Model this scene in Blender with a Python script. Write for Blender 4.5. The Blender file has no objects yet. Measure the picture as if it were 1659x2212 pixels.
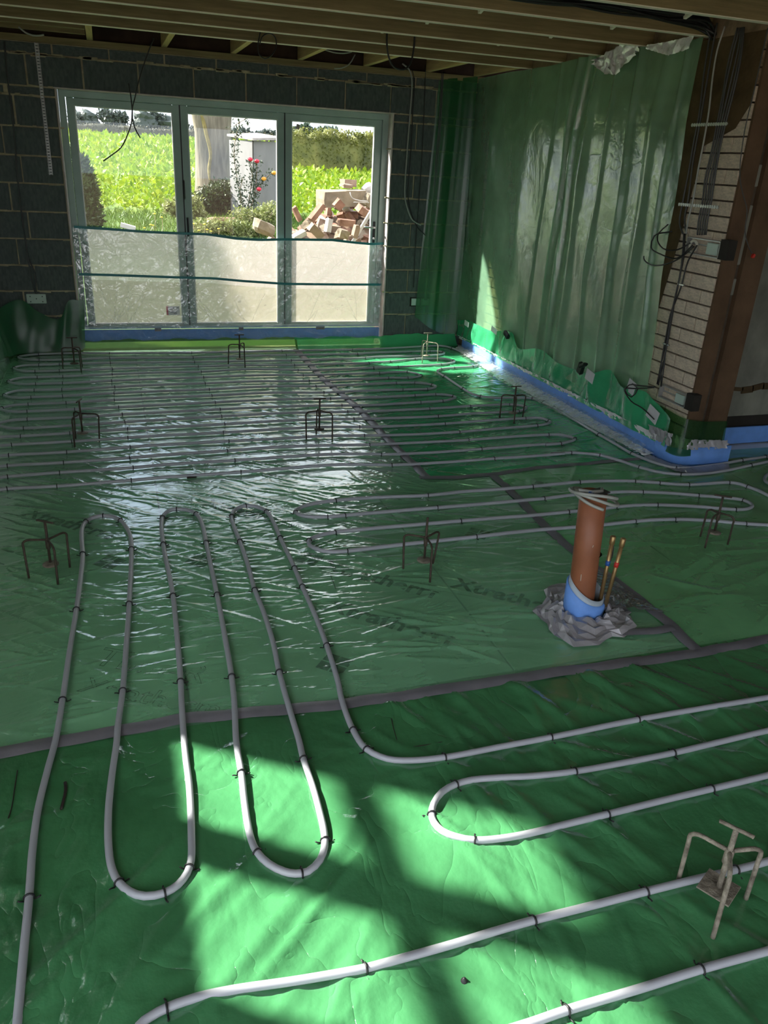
import bpy, bmesh, math, random
import numpy as np
from mathutils import Vector, Matrix
random.seed(7); RNG = np.random.default_rng(11)
S = bpy.context.scene; COL = S.collection
PI = math.pi

# ------------------------------------------------------------------ camera
CAM_R, CAM_U, CAM_F = Vector((0.9500297, -0.3079533, 0.0510721)), Vector((0.0806375, 0.400162, 0.9128899)), Vector((0.3015646, 0.8631542, -0.4049984))
cam_data = bpy.data.cameras.new('camera'); cam = bpy.data.objects.new('camera', cam_data); COL.objects.link(cam)
cam.matrix_world = Matrix.Translation((0, 0, 1.74)) @ Matrix((CAM_R, CAM_U, -CAM_F)).transposed().to_4x4()
cam_data.sensor_fit = 'VERTICAL'; cam_data.sensor_height = 24.0; cam_data.lens = 18.4722
cam_data.clip_start = 0.02; cam_data.clip_end = 2000
S.camera = cam
# ------------------------------------------------------------------ sky, sun, exposure
SUN_EL = math.radians(38); SUN_STRENGTH = 1.95; SKY_STRENGTH = 0.32
SUN_DIR = Vector((.84*math.cos(SUN_EL), -.545*math.cos(SUN_EL), -math.sin(SUN_EL))).normalized()
W = bpy.data.worlds.new('sky'); S.world = W; W.use_nodes = True
def world():
    nt = W.node_tree; N = nt.nodes; L = nt.links; N.clear()
    out = N.new('ShaderNodeOutputWorld'); bg = N.new('ShaderNodeBackground'); bg.inputs[1].default_value = SKY_STRENGTH
    tc = N.new('ShaderNodeTexCoord'); mp = N.new('ShaderNodeMapping'); mp.inputs['Scale'].default_value = (1.2, 1.2, 4)
    no = N.new('ShaderNodeTexNoise'); no.inputs['Scale'].default_value = 2.2; no.inputs['Detail'].default_value = 6
    cr = N.new('ShaderNodeValToRGB'); e = cr.color_ramp.elements
    e[0].position = .36; e[0].color = (.55, .66, .86, 1); e[1].position = .58; e[1].color = (.92, .93, .97, 1)
    L.new(tc.outputs['Generated'], mp.inputs[0]); L.new(mp.outputs[0], no.inputs['Vector'])
    L.new(no.outputs[0], cr.inputs[0]); L.new(cr.outputs[0], bg.inputs[0]); L.new(bg.outputs[0], out.inputs[0])
world()
sd = bpy.data.lights.new('sun', 'SUN'); sd.energy = SUN_STRENGTH; sd.angle = math.radians(1.6); sd.color = (1, .95, .86)
sun = bpy.data.objects.new('sun', sd); COL.objects.link(sun); sun.rotation_euler = SUN_DIR.to_track_quat('-Z', 'Y').to_euler(); sun.location = (-6, 10, 9)
S.view_settings.view_transform = 'Standard'; S.view_settings.look = 'None'; S.view_settings.gamma = 1; S.view_settings.use_curve_mapping = False
S.view_settings.exposure = 3.45

# ------------------------------------------------------------------ helpers
def tag(o, label=None, cat=None, group=None, kind=None):
    if label: o['label'] = label
    if cat: o['category'] = cat
    if group: o['group'] = group
    if kind: o['kind'] = kind
    return o
def link(o, parent=None):
    COL.objects.link(o)
    if parent: o.parent = parent
    return o
def thing(name, label, cat, loc=(0, 0, 0), rz=0, group=None):
    o = bpy.data.objects.new(name, None); o.location = loc; o.rotation_euler[2] = rz; o.empty_display_size = .05
    link(o); return tag(o, label, cat, group)
def struct(name, label=None):
    o = bpy.data.objects.new(name, None); link(o); tag(o, label, None, None, 'structure'); return o
class MB:
    def __init__(s): s.v = []; s.f = []; s.sm = []
    def add(s, v, f, smooth=False):
        n = len(s.v); s.v += [tuple(p) for p in v]; s.f += [tuple(i+n for i in q) for q in f]; s.sm += [smooth]*len(f); return s
    def box(s, c, d, M=None, ch=0.0):
        x, y, z = (t/2 for t in d)
        if ch:
            P = []
            for sz in (-1, 1):
                for k in (0, 1):
                    zz = sz*(z-(ch if k == (0 if sz < 0 else 1) else 0)); a = ch if k == (0 if sz < 0 else 1) else 0
                    zz = sz*z if a else sz*(z-ch)
                    P.append((zz, x-a, y-a))
            vs = []
            for zz, xx, yy in P: vs += [(-xx, -yy, zz), (xx, -yy, zz), (xx, yy, zz), (-xx, yy, zz)]
            fs = [(3, 2, 1, 0), (12, 13, 14, 15)]
            for r in range(3):
                for k in range(4):
                    a = r*4+k; b = r*4+(k+1) % 4; fs.append((a, b, b+4, a+4))
        else:
            vs = [(-x, -y, -z), (x, -y, -z), (x, y, -z), (-x, y, -z), (-x, -y, z), (x, -y, z), (x, y, z), (-x, y, z)]
            fs = [(3, 2, 1, 0), (4, 5, 6, 7), (0, 1, 5, 4), (1, 2, 6, 5), (2, 3, 7, 6), (3, 0, 4, 7)]
        c = Vector(c)
        vs = [(M @ Vector(p) if M else Vector(p))+c for p in vs]
        return s.add(vs, fs)
    def bb(s, x0, x1, y0, y1, z0, z1, ch=0.0): return s.box(((x0+x1)/2, (y0+y1)/2, (z0+z1)/2), (x1-x0, y1-y0, z1-z0), None, ch)
    def tube(s, P, r, n=8, cap=True, closed=False):
        P = [Vector(p) for p in P]; m = len(P); vs = []; up = None
        R = r if isinstance(r, (list, tuple)) else [r]*m
        for i in range(m):
            a = P[(i-1) % m] if closed else P[max(0, i-1)]; b = P[(i+1) % m] if closed else P[min(m-1, i+1)]
            t = (b-a)
            t = t.normalized() if t.length > 1e-9 else Vector((0, 0, 1))
            if up is None: up = Vector((0, 0, 1)) if abs(t.z) < .9 else Vector((1, 0, 0))
            u = up-t*up.dot(t)
            if u.length < 1e-4: u = t.orthogonal()
            u.normalize(); w = t.cross(u); up = u
            for k in range(n):
                an = 2*PI*k/n; vs.append(P[i]+(u*math.cos(an)+w*math.sin(an))*R[i])
        fs = []
        for i in range(m if closed else m-1):
            j = (i+1) % m
            for k in range(n): fs.append((i*n+k, i*n+(k+1) % n, j*n+(k+1) % n, j*n+k))
        if cap and not closed: fs += [tuple(reversed(range(n))), tuple(range((m-1)*n, m*n))]
        return s.add(vs, fs, True)
    def lathe(s, prof, c=(0, 0, 0), n=20, cap=True):
        vs = []; m = len(prof)
        for r, z in prof:
            for k in range(n): vs.append((c[0]+r*math.cos(2*PI*k/n), c[1]+r*math.sin(2*PI*k/n), c[2]+z))
        fs = [(i*n+k, i*n+(k+1) % n, (i+1)*n+(k+1) % n, (i+1)*n+k) for i in range(m-1) for k in range(n)]
        if cap: fs += [tuple(reversed(range(n))), tuple(range((m-1)*n, m*n))]
        return s.add(vs, fs, True)
    def ribbon(s, A, B):
        m = len(A); return s.add(list(A)+list(B), [(i, i+1, m+i+1, m+i) for i in range(m-1)], True)
    def mesh(s, name, mat=None):
        me = bpy.data.meshes.new(name); me.from_pydata(s.v, [], s.f); me.polygons.foreach_set('use_smooth', s.sm)
        if mat: me.materials.append(mat)
        me.update(); return me
    def build(s, name, mat, parent=None, loc=(0, 0, 0)):
        o = bpy.data.objects.new(name, s.mesh(name, mat)); o.location = loc; return link(o, parent)
def copy(o, parent=None, loc=None, rot=None, scale=None):
    c = o.copy(); link(c)
    c.parent = parent
    if loc is not None: c.location = loc
    if rot is not None: c.rotation_euler = rot
    if scale is not None: c.scale = scale
    return c
def part(me, name, parent, loc=(0, 0, 0), rot=(0, 0, 0), sc=(1, 1, 1)):
    o = bpy.data.objects.new(name, me); o.location = loc; o.rotation_euler = rot; o.scale = sc; return link(o, parent)
def grid_mesh(name, V, nx, ny, mat, smooth=True):
    """V: (ny,nx,3) array -> quad mesh"""
    me = bpy.data.meshes.new(name); nq = (nx-1)*(ny-1)
    idx = np.arange(nx*ny).reshape(ny, nx)
    q = np.stack([idx[:-1, :-1], idx[:-1, 1:], idx[1:, 1:], idx[1:, :-1]], -1).reshape(-1)
    me.vertices.add(nx*ny); me.vertices.foreach_set('co', np.ascontiguousarray(V, dtype=np.float32).reshape(-1))
    me.loops.add(nq*4); me.loops.foreach_set('vertex_index', q.astype(np.int32))
    me.polygons.add(nq); me.polygons.foreach_set('loop_start', np.arange(0, nq*4, 4, dtype=np.int32))
    try: me.polygons.foreach_set('loop_total', np.full(nq, 4, dtype=np.int32))
    except Exception: pass
    me.polygons.foreach_set('use_smooth', np.full(nq, smooth)); me.materials.append(mat); me.update(calc_edges=True); return me
def spline(P, step=.03):
    P = [np.array(p, float) for p in P]; P = [2*P[0]-P[1]]+P+[2*P[-1]-P[-2]]; out = []
    for i in range(1, len(P)-2):
        p0, p1, p2, p3 = P[i-1:i+3]
        tj = lambda t, a, b: t+max(np.linalg.norm(b-a), 1e-4)**.5
        t0 = 0; t1 = tj(t0, p0, p1); t2 = tj(t1, p1, p2); t3 = tj(t2, p2, p3)
        for t in np.linspace(t1, t2, max(2, min(14, int(np.linalg.norm(p2-p1)/step)+1)), endpoint=False):
            A1 = (t1-t)/(t1-t0)*p0+(t-t0)/(t1-t0)*p1; A2 = (t2-t)/(t2-t1)*p1+(t-t1)/(t2-t1)*p2; A3 = (t3-t)/(t3-t2)*p2+(t-t2)/(t3-t2)*p3
            B1 = (t2-t)/(t2-t0)*A1+(t-t0)/(t2-t0)*A2; B2 = (t3-t)/(t3-t1)*A2+(t-t1)/(t3-t1)*A3
            out.append(tuple((t2-t)/(t2-t1)*B1+(t-t1)/(t2-t1)*B2))
    out.append(tuple(P[-2])); return out

# ------------------------------------------------------------------ materials
def nodes(name):
    m = bpy.data.materials.new(name); m.use_nodes = True; nt = m.node_tree
    for n in list(nt.nodes): nt.nodes.remove(n)
    o = nt.nodes.new('ShaderNodeOutputMaterial'); return m, nt, o
def NN(nt, t, **k):
    n = nt.nodes.new(t)
    for a, b in k.items():
        if a.startswith('i_'): n.inputs[a[2:].replace('_', ' ')].default_value = b
        else: setattr(n, a, b)
    return n
def noise(nt, scale, detail=4, st=(1, 1, 1), rot=(0, 0, 0), coord='Object', rough=.55, dist=0):
    tc = NN(nt, 'ShaderNodeTexCoord'); mp = NN(nt, 'ShaderNodeMapping'); mp.inputs['Scale'].default_value = st; mp.inputs['Rotation'].default_value = rot
    n = NN(nt, 'ShaderNodeTexNoise'); n.inputs['Scale'].default_value = scale; n.inputs['Detail'].default_value = detail; n.inputs['Roughness'].default_value = rough; n.inputs['Distortion'].default_value = dist
    nt.links.new(tc.outputs[coord], mp.inputs[0]); nt.links.new(mp.outputs[0], n.inputs['Vector']); return n.outputs[0]
def ramp(nt, fac, stops):
    r = NN(nt, 'ShaderNodeValToRGB'); e = r.color_ramp.elements
    while len(e) < len(stops): e.new(.5)
    for k, (p, c) in enumerate(stops): e[k].position = p; e[k].color = (*c, 1) if len(c) == 3 else c
    nt.links.new(fac, r.inputs[0]); return r.outputs[0]
def c3(c): return (*c, 1)
def bump(nt, h, strength=.3, dist=.01, normal=None):
    b = NN(nt, 'ShaderNodeBump'); b.inputs['Strength'].default_value = strength; b.inputs['Distance'].default_value = dist
    nt.links.new(h, b.inputs['Height'])
    if normal: nt.links.new(normal, b.inputs['Normal'])
    return b.outputs[0]
def solid(name, col, rough=.6, metal=0, var=.25, scale=8, st=(1, 1, 1), bmp=0, bscale=None, spec=.5, col2=None, detail=5, rot=(0, 0, 0)):
    m, nt, o = nodes(name); b = NN(nt, 'ShaderNodeBsdfPrincipled')
    b.inputs['Roughness'].default_value = rough; b.inputs['Metallic'].default_value = metal; b.inputs['Specular IOR Level'].default_value = spec
    lo = tuple(x*(1-var) for x in col); hi = col2 if col2 else tuple(min(1, x*(1+var)) for x in col)
    nt.links.new(ramp(nt, noise(nt, scale, detail, st, rot), [(.3, lo), (.7, hi)]), b.inputs['Base Color'])
    if bmp: nt.links.new(bump(nt, noise(nt, bscale or scale*3, 5, st, rot), bmp, .01), b.inputs['Normal'])
    nt.links.new(b.outputs[0], o.inputs[0]); return m
def schlick(nt, f0, mul=1.0, normal=None):
    lw = NN(nt, 'ShaderNodeLayerWeight'); lw.inputs[0].default_value = .5
    if normal: nt.links.new(normal, lw.inputs['Normal'])
    p = NN(nt, 'ShaderNodeMath', operation='POWER'); p.inputs[1].default_value = 5.0; nt.links.new(lw.outputs['Facing'], p.inputs[0])
    q = NN(nt, 'ShaderNodeMath', operation='MULTIPLY_ADD'); q.use_clamp = True; q.inputs[1].default_value = (1-f0)*mul; q.inputs[2].default_value = f0*mul; nt.links.new(p.outputs[0], q.inputs[0])
    return q.outputs[0]
def film(name, diff, tint, fdiff, rough, trans=0.0, bumps=(), gloss=(1, 1, 1), fmul=1.0, cvar=.15, cscale=3, spread=0):
    """thin plastic film: diffuse / translucent / tinted see-through under a glossy skin"""
    m, nt, o = nodes(name); L = nt.links
    d = NN(nt, 'ShaderNodeBsdfDiffuse'); tr = NN(nt, 'ShaderNodeBsdfTransparent'); tr.inputs[0].default_value = c3(tint)
    lo = tuple(x*(1-cvar) for x in diff); hi = tuple(min(1, x*(1+cvar)) for x in diff)
    colr = ramp(nt, noise(nt, cscale, 4), [(.35, lo), (.65, hi)])
    L.new(colr, d.inputs[0]); dd = d.outputs[0]
    if trans:
        tl = NN(nt, 'ShaderNodeBsdfTranslucent'); L.new(colr, tl.inputs[0]); mx = NN(nt, 'ShaderNodeMixShader'); mx.inputs[0].default_value = trans
        L.new(dd, mx.inputs[1]); L.new(tl.outputs[0], mx.inputs[2]); dd = mx.outputs[0]
    inner = NN(nt, 'ShaderNodeMixShader'); inner.inputs[0].default_value = 1-fdiff; L.new(dd, inner.inputs[1]); L.new(tr.outputs[0], inner.inputs[2])
    nrm = None
    for h, s, ds in bumps: nrm = bump(nt, h(nt), s, ds, nrm)
    gl = NN(nt, 'ShaderNodeBsdfGlossy'); gl.inputs['Roughness'].default_value = rough; gl.inputs['Color'].default_value = c3(gloss)
    if nrm: L.new(nrm, gl.inputs['Normal']); L.new(nrm, d.inputs['Normal'])
    top = NN(nt, 'ShaderNodeMixShader'); L.new(schlick(nt, .045, fmul, nrm), top.inputs[0]); L.new(inner.outputs[0], top.inputs[1]); L.new(gl.outputs[0], top.inputs[2])
    L.new(top.outputs[0], o.inputs[0]); return m
def ridged(scale, st, rz, detail=3, p=1.0, dist=0.6):
    def f(nt):
        n = noise(nt, scale, detail, st, (0, 0, rz), dist=dist)
        a = NN(nt, 'ShaderNodeMath', operation='SUBTRACT'); a.inputs[1].default_value = .5; nt.links.new(n, a.inputs[0])
        b = NN(nt, 'ShaderNodeMath', operation='ABSOLUTE'); nt.links.new(a.outputs[0], b.inputs[0])
        c = NN(nt, 'ShaderNodeMath', operation='POWER'); c.inputs[1].default_value = .6; nt.links.new(b.outputs[0], c.inputs[0]); return c.outputs[0]
    return f
def soft(scale, st=(1, 1, 1), rz=0, detail=3): return lambda nt: noise(nt, scale, detail, st, (0, 0, rz))

M = {}
M['sheet_grey'] = film('grey_green_membrane', (.38, .80, .50), (.58, .88, .64), .34, .12, bumps=[(ridged(3.4, (1, 2.6, 1), .15), .34, .012), (soft(30, (1, 1.6, 1), .3), .18, .004)], fmul=1.9)
M['sheet_mid'] = film('mid_green_membrane', (.26, .66, .32), (.55, .86, .58), .42, .15, bumps=[(ridged(3.2, (1, 1.5, 1), -.5), .35, .014), (soft(30), .14, .004)], fmul=1.1)
M['sheet_deep'] = film('deep_green_membrane', (.070, .262, .107), (.30, .78, .40), .88, .12, bumps=[(ridged(2.6, (1.6, 1, 1), .6), .55, .020), (soft(9, (1, 1, 1), 0, 5), .45, .016)], fmul=1.8)
M['sheet_back'] = film('back_green_membrane', (.07, .48, .20), (.4, .82, .5), .85, .14, bumps=[(ridged(5, (1, 2.4, 1), .5), .35, .012), (soft(40, (1, 2, 1)), .16, .004)], fmul=1.25)
M['curtain'] = film('green_curtain_film', (.42, .76, .50), (.70, .88, .70), .46, .2, trans=.35, bumps=[(ridged(1.3, (1, 1, .9), 0, 5), .30, .03), (soft(7, (1, 1, .8), 0, 6), .55, .016)], fmul=1.5)
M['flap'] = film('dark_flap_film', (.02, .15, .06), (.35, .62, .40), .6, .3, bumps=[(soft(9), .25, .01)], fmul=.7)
M['skirt'] = film('green_skirt_film', (.07, .52, .24), (.3, .75, .42), .78, .2, trans=.2, bumps=[(ridged(4, (1, 1, .8), 0, 4), .6, .02), (soft(20), .3, .006)], fmul=1.6)
def milky(name, col, mt, tint):
    m, nt, o = nodes(name); L = nt.links; tl = NN(nt, 'ShaderNodeBsdfTranslucent'); L.new(ramp(nt, noise(nt, 3, 3, (.4, 1, 6)), [(.3, tuple(x*.93 for x in col)), (.7, col)]), tl.inputs[0])
    rf = NN(nt, 'ShaderNodeBsdfRefraction'); rf.inputs['Roughness'].default_value = .75; rf.inputs['IOR'].default_value = 1.12; rf.inputs[0].default_value = c3(tint)
    df = NN(nt, 'ShaderNodeBsdfDiffuse'); df.inputs[0].default_value = c3(col); x = NN(nt, 'ShaderNodeMixShader'); x.inputs[0].default_value = mt; L.new(tl.outputs[0], x.inputs[1]); L.new(rf.outputs[0], x.inputs[2])
    y = NN(nt, 'ShaderNodeMixShader'); y.inputs[0].default_value = .12; L.new(x.outputs[0], y.inputs[1]); L.new(df.outputs[0], y.inputs[2]); L.new(y.outputs[0], o.inputs[0]); return m
M['door_film'] = milky('milky_door_film', (.50, .44, .40), .3, (.55, .52, .48))
M['door_film2'] = milky('milky_door_film_lower', (.78, .76, .64), .5, (.86, .85, .76))
M['clear_film'] = film('clear_film', (.8, .8, .8), (.97, .98, .98), .05, .14, bumps=[(ridged(9, (1, 1.5, 1), .4), .8, .02), (soft(30), .4, .006)], fmul=2.5)
M['foil'] = solid('crumpled_foil', (.92, .91, .93), .3, .25, .12, 10, bmp=1.0, bscale=16)
M['foil_dark'] = solid('grey_tape_foil', (.42, .41, .43), .36, .3, .15, 12, bmp=.5, bscale=14)
M['tape'] = solid('grey_cloth_tape', (.20, .19, .215), .42, 0, .14, 9, bmp=.15, bscale=40)
M['board'] = solid('foil_faced_board', (.84, .85, .85), .4, .1, .05, 6)
M['print'] = solid('dark_print', (.035, .05, .05), .6, 0, .05)
M['slab'] = solid('concrete_slab', (.25, .25, .24), .8)
M['foam'] = solid('blue_foam', (.15, .34, .80), .62, 0, .1, 14, bmp=.12, bscale=60)
M['foam_in'] = solid('grey_foam_lining', (.42, .5, .56), .5, 0, .08)
M['pipe'] = solid('grey_pex_pipe', (.42, .43, .47), .38, 0, .05, 6)
M['clip'] = solid('black_clip', (.012, .012, .013), .45)
M['rust'] = solid('rusty_steel', (.075, .056, .040), .6, .35, .4, 40, bmp=.5, bscale=80)
M['rust_pale'] = solid('splashed_and_sunlit_steel', (.19, .155, .11), .75, .1, .5, 30, bmp=.6, bscale=70, col2=(.36, .32, .25))
M['block'] = solid('concrete_block', (.095, .112, .108), .9, 0, .25, 7, (3, 3, .6), bmp=.25, bscale=60, spec=.2)
M['mortar'] = solid('mortar', (.42, .36, .24), .95, 0, .25, 14, bmp=.8, bscale=50, spec=.1)
M['brick_paint'] = solid('cream_painted_brick', (.64, .54, .42), .8, 0, .22, 9, bmp=.5, bscale=30, spec=.25)
M['brick_brown'] = solid('brown_brick', (.27, .19, .12), .85, 0, .35, 9, bmp=.5, bscale=30, spec=.2)
M['dark_joint'] = solid('dark_mortar', (.085, .065, .045), .95, 0, .3, 20)
M['plaster_brown'] = solid('brown_plaster', (.10, .068, .035), .9, 0, .35, 6, bmp=.5, bscale=25, spec=.15)
M['pier_red'] = solid('brown_red_pier', (.115, .070, .040), .85, 0, .25, 6, bmp=.4, bscale=25, spec=.2)
M['plaster_grey'] = solid('old_grey_plaster', (.20, .20, .165), .9, 0, .4, 4, (1, 1, .6), bmp=.4, bscale=20, spec=.15)
M['fill_white'] = solid('fill_white_plaster', (.74, .73, .70), .85, 0, .04, 5)  # white given to the unseen walls so they bounce fill light
M['groove'] = solid('dark_chase', (.02, .017, .013), .95)
M['joist'] = solid('joist_timber', (.23, .18, .085), .7, 0, .22, 5, (.6, 9, 9), bmp=.25, bscale=20, spec=.25)
M['noggin'] = solid('fresh_timber', (.52, .36, .17), .7, 0, .2, 5, (9, .6, 9), spec=.25)
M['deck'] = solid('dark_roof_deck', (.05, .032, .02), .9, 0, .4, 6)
M['lintel_red'] = solid('dark_red_timber', (.10, .035, .018), .7, 0, .3, 6, (1, 4, 4))
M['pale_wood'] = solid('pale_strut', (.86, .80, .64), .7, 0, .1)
M['membrane_blue'] = solid('pale_roof_membrane', (.26, .36, .32), .7, 0, .2)
M['frame'] = solid('grey_green_door_frame', (.36, .46, .43), .5, 0, .1, 5, spec=.3)
M['frame_white'] = solid('white_bead', (.72, .72, .70), .4, 0, .04)
M['gasket'] = solid('black_gasket', (.012, .013, .013), .5)
M['steel'] = solid('bright_steel', (.62, .63, .64), .25, .9, .05)
M['galv'] = solid('galvanised_steel', (.42, .43, .42), .45, .6, .15, 20)
M['reveal'] = solid('pinkish_reveal', (.55, .47, .46), .85, 0, .18, 12, bmp=.4, bscale=40)
M['teal_tape'] = solid('teal_tape', (.02, .22, .24), .45, 0, .08)
M['cable_black'] = solid('black_cable', (.014, .014, .014), .45)
M['cable_dark'] = solid('dark_grey_cable', (.055, .057, .057), .45, 0, .1)
M['cable_grey'] = solid('grey_cable', (.33, .34, .31), .45, 0, .08)
M['socket'] = solid('pale_socket_box', (.42, .53, .46), .5, 0, .08)
M['clay'] = solid('terracotta_drain_pipe', (.27, .095, .042), .5, 0, .18, 9, bmp=.08, bscale=30)
M['scratch'] = solid('plaster_splash', (.6, .52, .42), .8)
M['copper'] = solid('aged_copper', (.36, .235, .10), .38, .7, .25, 30)
M['blue_tape'] = solid('blue_band', (.02, .09, .32), .45)
M['red_tape'] = solid('red_band', (.5, .03, .02), .45)
M['cream'] = solid('cream_splash', (.62, .6, .5), .8)
M['white_tape'] = solid('white_tape', (.6, .6, .62), .5, 0, .06)
M['label'] = solid('white_label', (.75, .74, .72), .5, 0, .02)
M['label_red'] = solid('label_red', (.55, .02, .04), .5, 0, .02)
M['label_grey'] = solid('label_grey', (.35, .3, .28), .6, 0, .1)
M['black_tape'] = solid('black_plastic', (.01, .012, .012), .3, 0, .1)
M['twig'] = solid('dark_leaf', (.022, .014, .01), .7)
def glass_mat():
    m, nt, o = nodes('window_glass'); t = NN(nt, 'ShaderNodeBsdfTransparent'); t.inputs[0].default_value = (.95, .97, .96, 1)
    g = NN(nt, 'ShaderNodeBsdfGlossy'); g.inputs['Roughness'].default_value = .01; 
    x = NN(nt, 'ShaderNodeMixShader'); nt.links.new(schlick(nt, .03), x.inputs[0]); nt.links.new(t.outputs[0], x.inputs[1]); nt.links.new(g.outputs[0], x.inputs[2]); nt.links.new(x.outputs[0], o.inputs[0]); return m
M['glass'] = glass_mat()
def leaf_mat(name, a, b, c, scale=6, trans=.35, coord='Object'):
    m, nt, o = nodes(name); d = NN(nt, 'ShaderNodeBsdfPrincipled'); d.inputs['Roughness'].default_value = .5; d.inputs['Specular IOR Level'].default_value = .35
    t = NN(nt, 'ShaderNodeBsdfTranslucent'); x = NN(nt, 'ShaderNodeMixShader'); x.inputs[0].default_value = trans
    a, b, c = (tuple(x*.56 for x in q) for q in (a, b, c))
    col = ramp(nt, noise(nt, scale, 4, coord=coord), [(.3, a), (.5, b), (.7, c)])
    nt.links.new(col, d.inputs['Base Color']); nt.links.new(col, t.inputs[0]); nt.links.new(d.outputs[0], x.inputs[1]); nt.links.new(t.outputs[0], x.inputs[2]); nt.links.new(x.outputs[0], o.inputs[0]); return m
M['crop'] = leaf_mat('crop_leaf', (.16, .33, .02), (.32, .47, .02), (.52, .58, .05), 1.1)
M['field'] = leaf_mat('field_soil_green', (.14, .26, .02), (.25, .38, .02), (.34, .44, .03), .6, 0)
M['grass'] = leaf_mat('garden_grass', (.07, .15, .02), (.15, .27, .03), (.25, .33, .06), .9, .2)
M['tree_far'] = leaf_mat('hazy_far_tree_leaf', (.07, .095, .085), (.10, .13, .115), (.14, .17, .145), .25, .15)  # greyer leaf colour with distance haze painted in
M['tree_mid'] = leaf_mat('mid_tree_leaf', (.06, .10, .07), (.09, .14, .09), (.14, .19, .12), .4, .2)
M['hedge'] = leaf_mat('hedge_leaf', (.14, .16, .03), (.27, .28, .06), (.42, .39, .10), 1.2, .3)
M['hedge_brown'] = leaf_mat('far_hedge_leaf', (.09, .09, .05), (.13, .12, .065), (.17, .15, .08), .3, .1)
M['conifer'] = leaf_mat('conifer_leaf', (.05, .09, .025), (.09, .15, .045), (.15, .21, .07), 3, .15)
M['bush'] = leaf_mat('shrub_leaf', (.025, .05, .012), (.06, .10, .03), (.14, .17, .07), 3, .25)
M['bush_light'] = leaf_mat('flowering_shrub_leaf', (.16, .22, .05), (.36, .40, .12), (.62, .60, .32), 4, .3)
M['rose_leaf'] = leaf_mat('rose_leaf', (.03, .05, .03), (.06, .09, .05), (.11, .14, .08), 4, .2)
M['petal'] = solid('red_petal', (.6, .015, .05), .5, 0, .2)
M['petal_orange'] = solid('orange_petal', (.75, .3, .03), .5, 0, .2)
M['petal_yellow'] = solid('yellow_petal', (.85, .62, .03), .5, 0, .2)
M['bark'] = solid('pale_bark', (.17, .145, .11), .9, 0, .35, 4, (3, 3, .5), bmp=1, bscale=9, spec=.15)
M['bark_ivy'] = solid('yellow_lichen_bark', (.22, .17, .06), .9, 0, .3, 8, bmp=.8, bscale=15)
M['stem'] = solid('shrub_stem', (.16, .11, .06), .8)
M['shed'] = solid('weathered_grey_panel', (.19, .178, .18), .75, 0, .12, 4, (1, 1, .4), bmp=.1, bscale=20)
M['shed_roof'] = solid('pale_pink_roof_edge', (.34, .29, .285), .7)
M['rubble_brick'] = solid('rubble_brick', (.22, .095, .055), .85, 0, .35, 7, bmp=.5, bscale=25, col2=(.34, .19, .13))
M['rubble_pale'] = solid('rubble_mortar', (.27, .19, .135), .9, 0, .3, 5, bmp=.7, bscale=20)
M['rubble_white'] = solid('rubble_whitewashed', (.50, .47, .44), .8, 0, .08, 6)
M['rubble_stone'] = solid('rubble_concrete', (.22, .165, .115), .9, 0, .35, 4, bmp=.8, bscale=16, col2=(.34, .27, .19))
M['earth'] = solid('rubble_earth', (.17, .11, .07), .95, 0, .3, 4, bmp=.8, bscale=16)

D = 7.786       # inner face of the far wall
XR = 3.46; XL = -1.0; ZJ = 2.52; DF = D+.14
# ------------------------------------------------------------------ floor
floor = struct('floor')
MB().bb(-1.1, 6.2, -2.6, 7.95, -.32, -.07).build('slab', M['slab'], floor)
bm_ = MB().box((0, 0, 0), (1.192, 2.392, .062), None, .002).mesh('insulation_board', M['board'])
for i in range(6):
    for j in range(5):
        x0, y0 = -1.07+1.2*i, -2.6+2.4*j
        if y0+2.4 > 8.2+1.6: continue
        yl = min(y0+2.4, 7.78); xr = min(x0+1.2, 6.15); sx = (xr-x0-.008)/1.192; sy = (yl-y0-.008)/2.392
        if sy <= .02 or sx <= .02: continue
        part(bm_, 'insulation_board', floor, ((x0+xr)/2, (y0+yl)/2, -.0345), (0, 0, 0), (sx, sy, 1))
def lettering(txt, x, y, rz, size, outline=False):
    cu = bpy.data.curves.new('lettering', 'FONT'); cu.body = txt; cu.size = size; cu.offset = 0 if outline else .0035
    if outline: cu.fill_mode = 'NONE'; cu.bevel_depth = .0012; cu.bevel_resolution = 0; cu.resolution_u = 3
    o = bpy.data.objects.new('lettering', cu); COL.objects.link(o)
    me = bpy.data.meshes.new_from_object(o.evaluated_get(bpy.context.evaluated_depsgraph_get())); bpy.data.objects.remove(o); me.materials.clear(); me.materials.append(M['print'])
    part(me, 'printed_lettering', floor, (x, y, -.0028), (0, 0, rz))
def logo(x, y, rz, s=.05):
    b = MB()
    for i in (0, 1):
        for j in (0, 1): b.add([(i*s*1.15, j*s*1.15, 0), (i*s*1.15+s, j*s*1.15, 0), (i*s*1.15+s, j*s*1.15+s, 0), (i*s*1.15, j*s*1.15+s, 0)], [(0, 1, 2, 3)])
    part(b.mesh('printed_logo', M['print']), 'printed_logo', floor, (x, y, -.0028), (0, 0, rz))
bpy.context.view_layer.update()
for x, y in ((.80, 3.16), (.73, 2.80), (1.34, 2.86), (-.55, 4.05), (.35, 4.0)): lettering('Xtratherm', x, y, math.radians(-42), .135)
for x, y in ((.70, 3.26), (.60, 2.40), (1.62, 3.35), (-.20, 3.42), (2.3, 3.9), (.2, 3.35)): logo(x, y, math.radians(-42))
lettering('Thin-R', -.20, 2.62, math.radians(-30), .16, True); lettering('Xtratherm', -.24, 2.46, math.radians(-30), .12, True)

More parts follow.
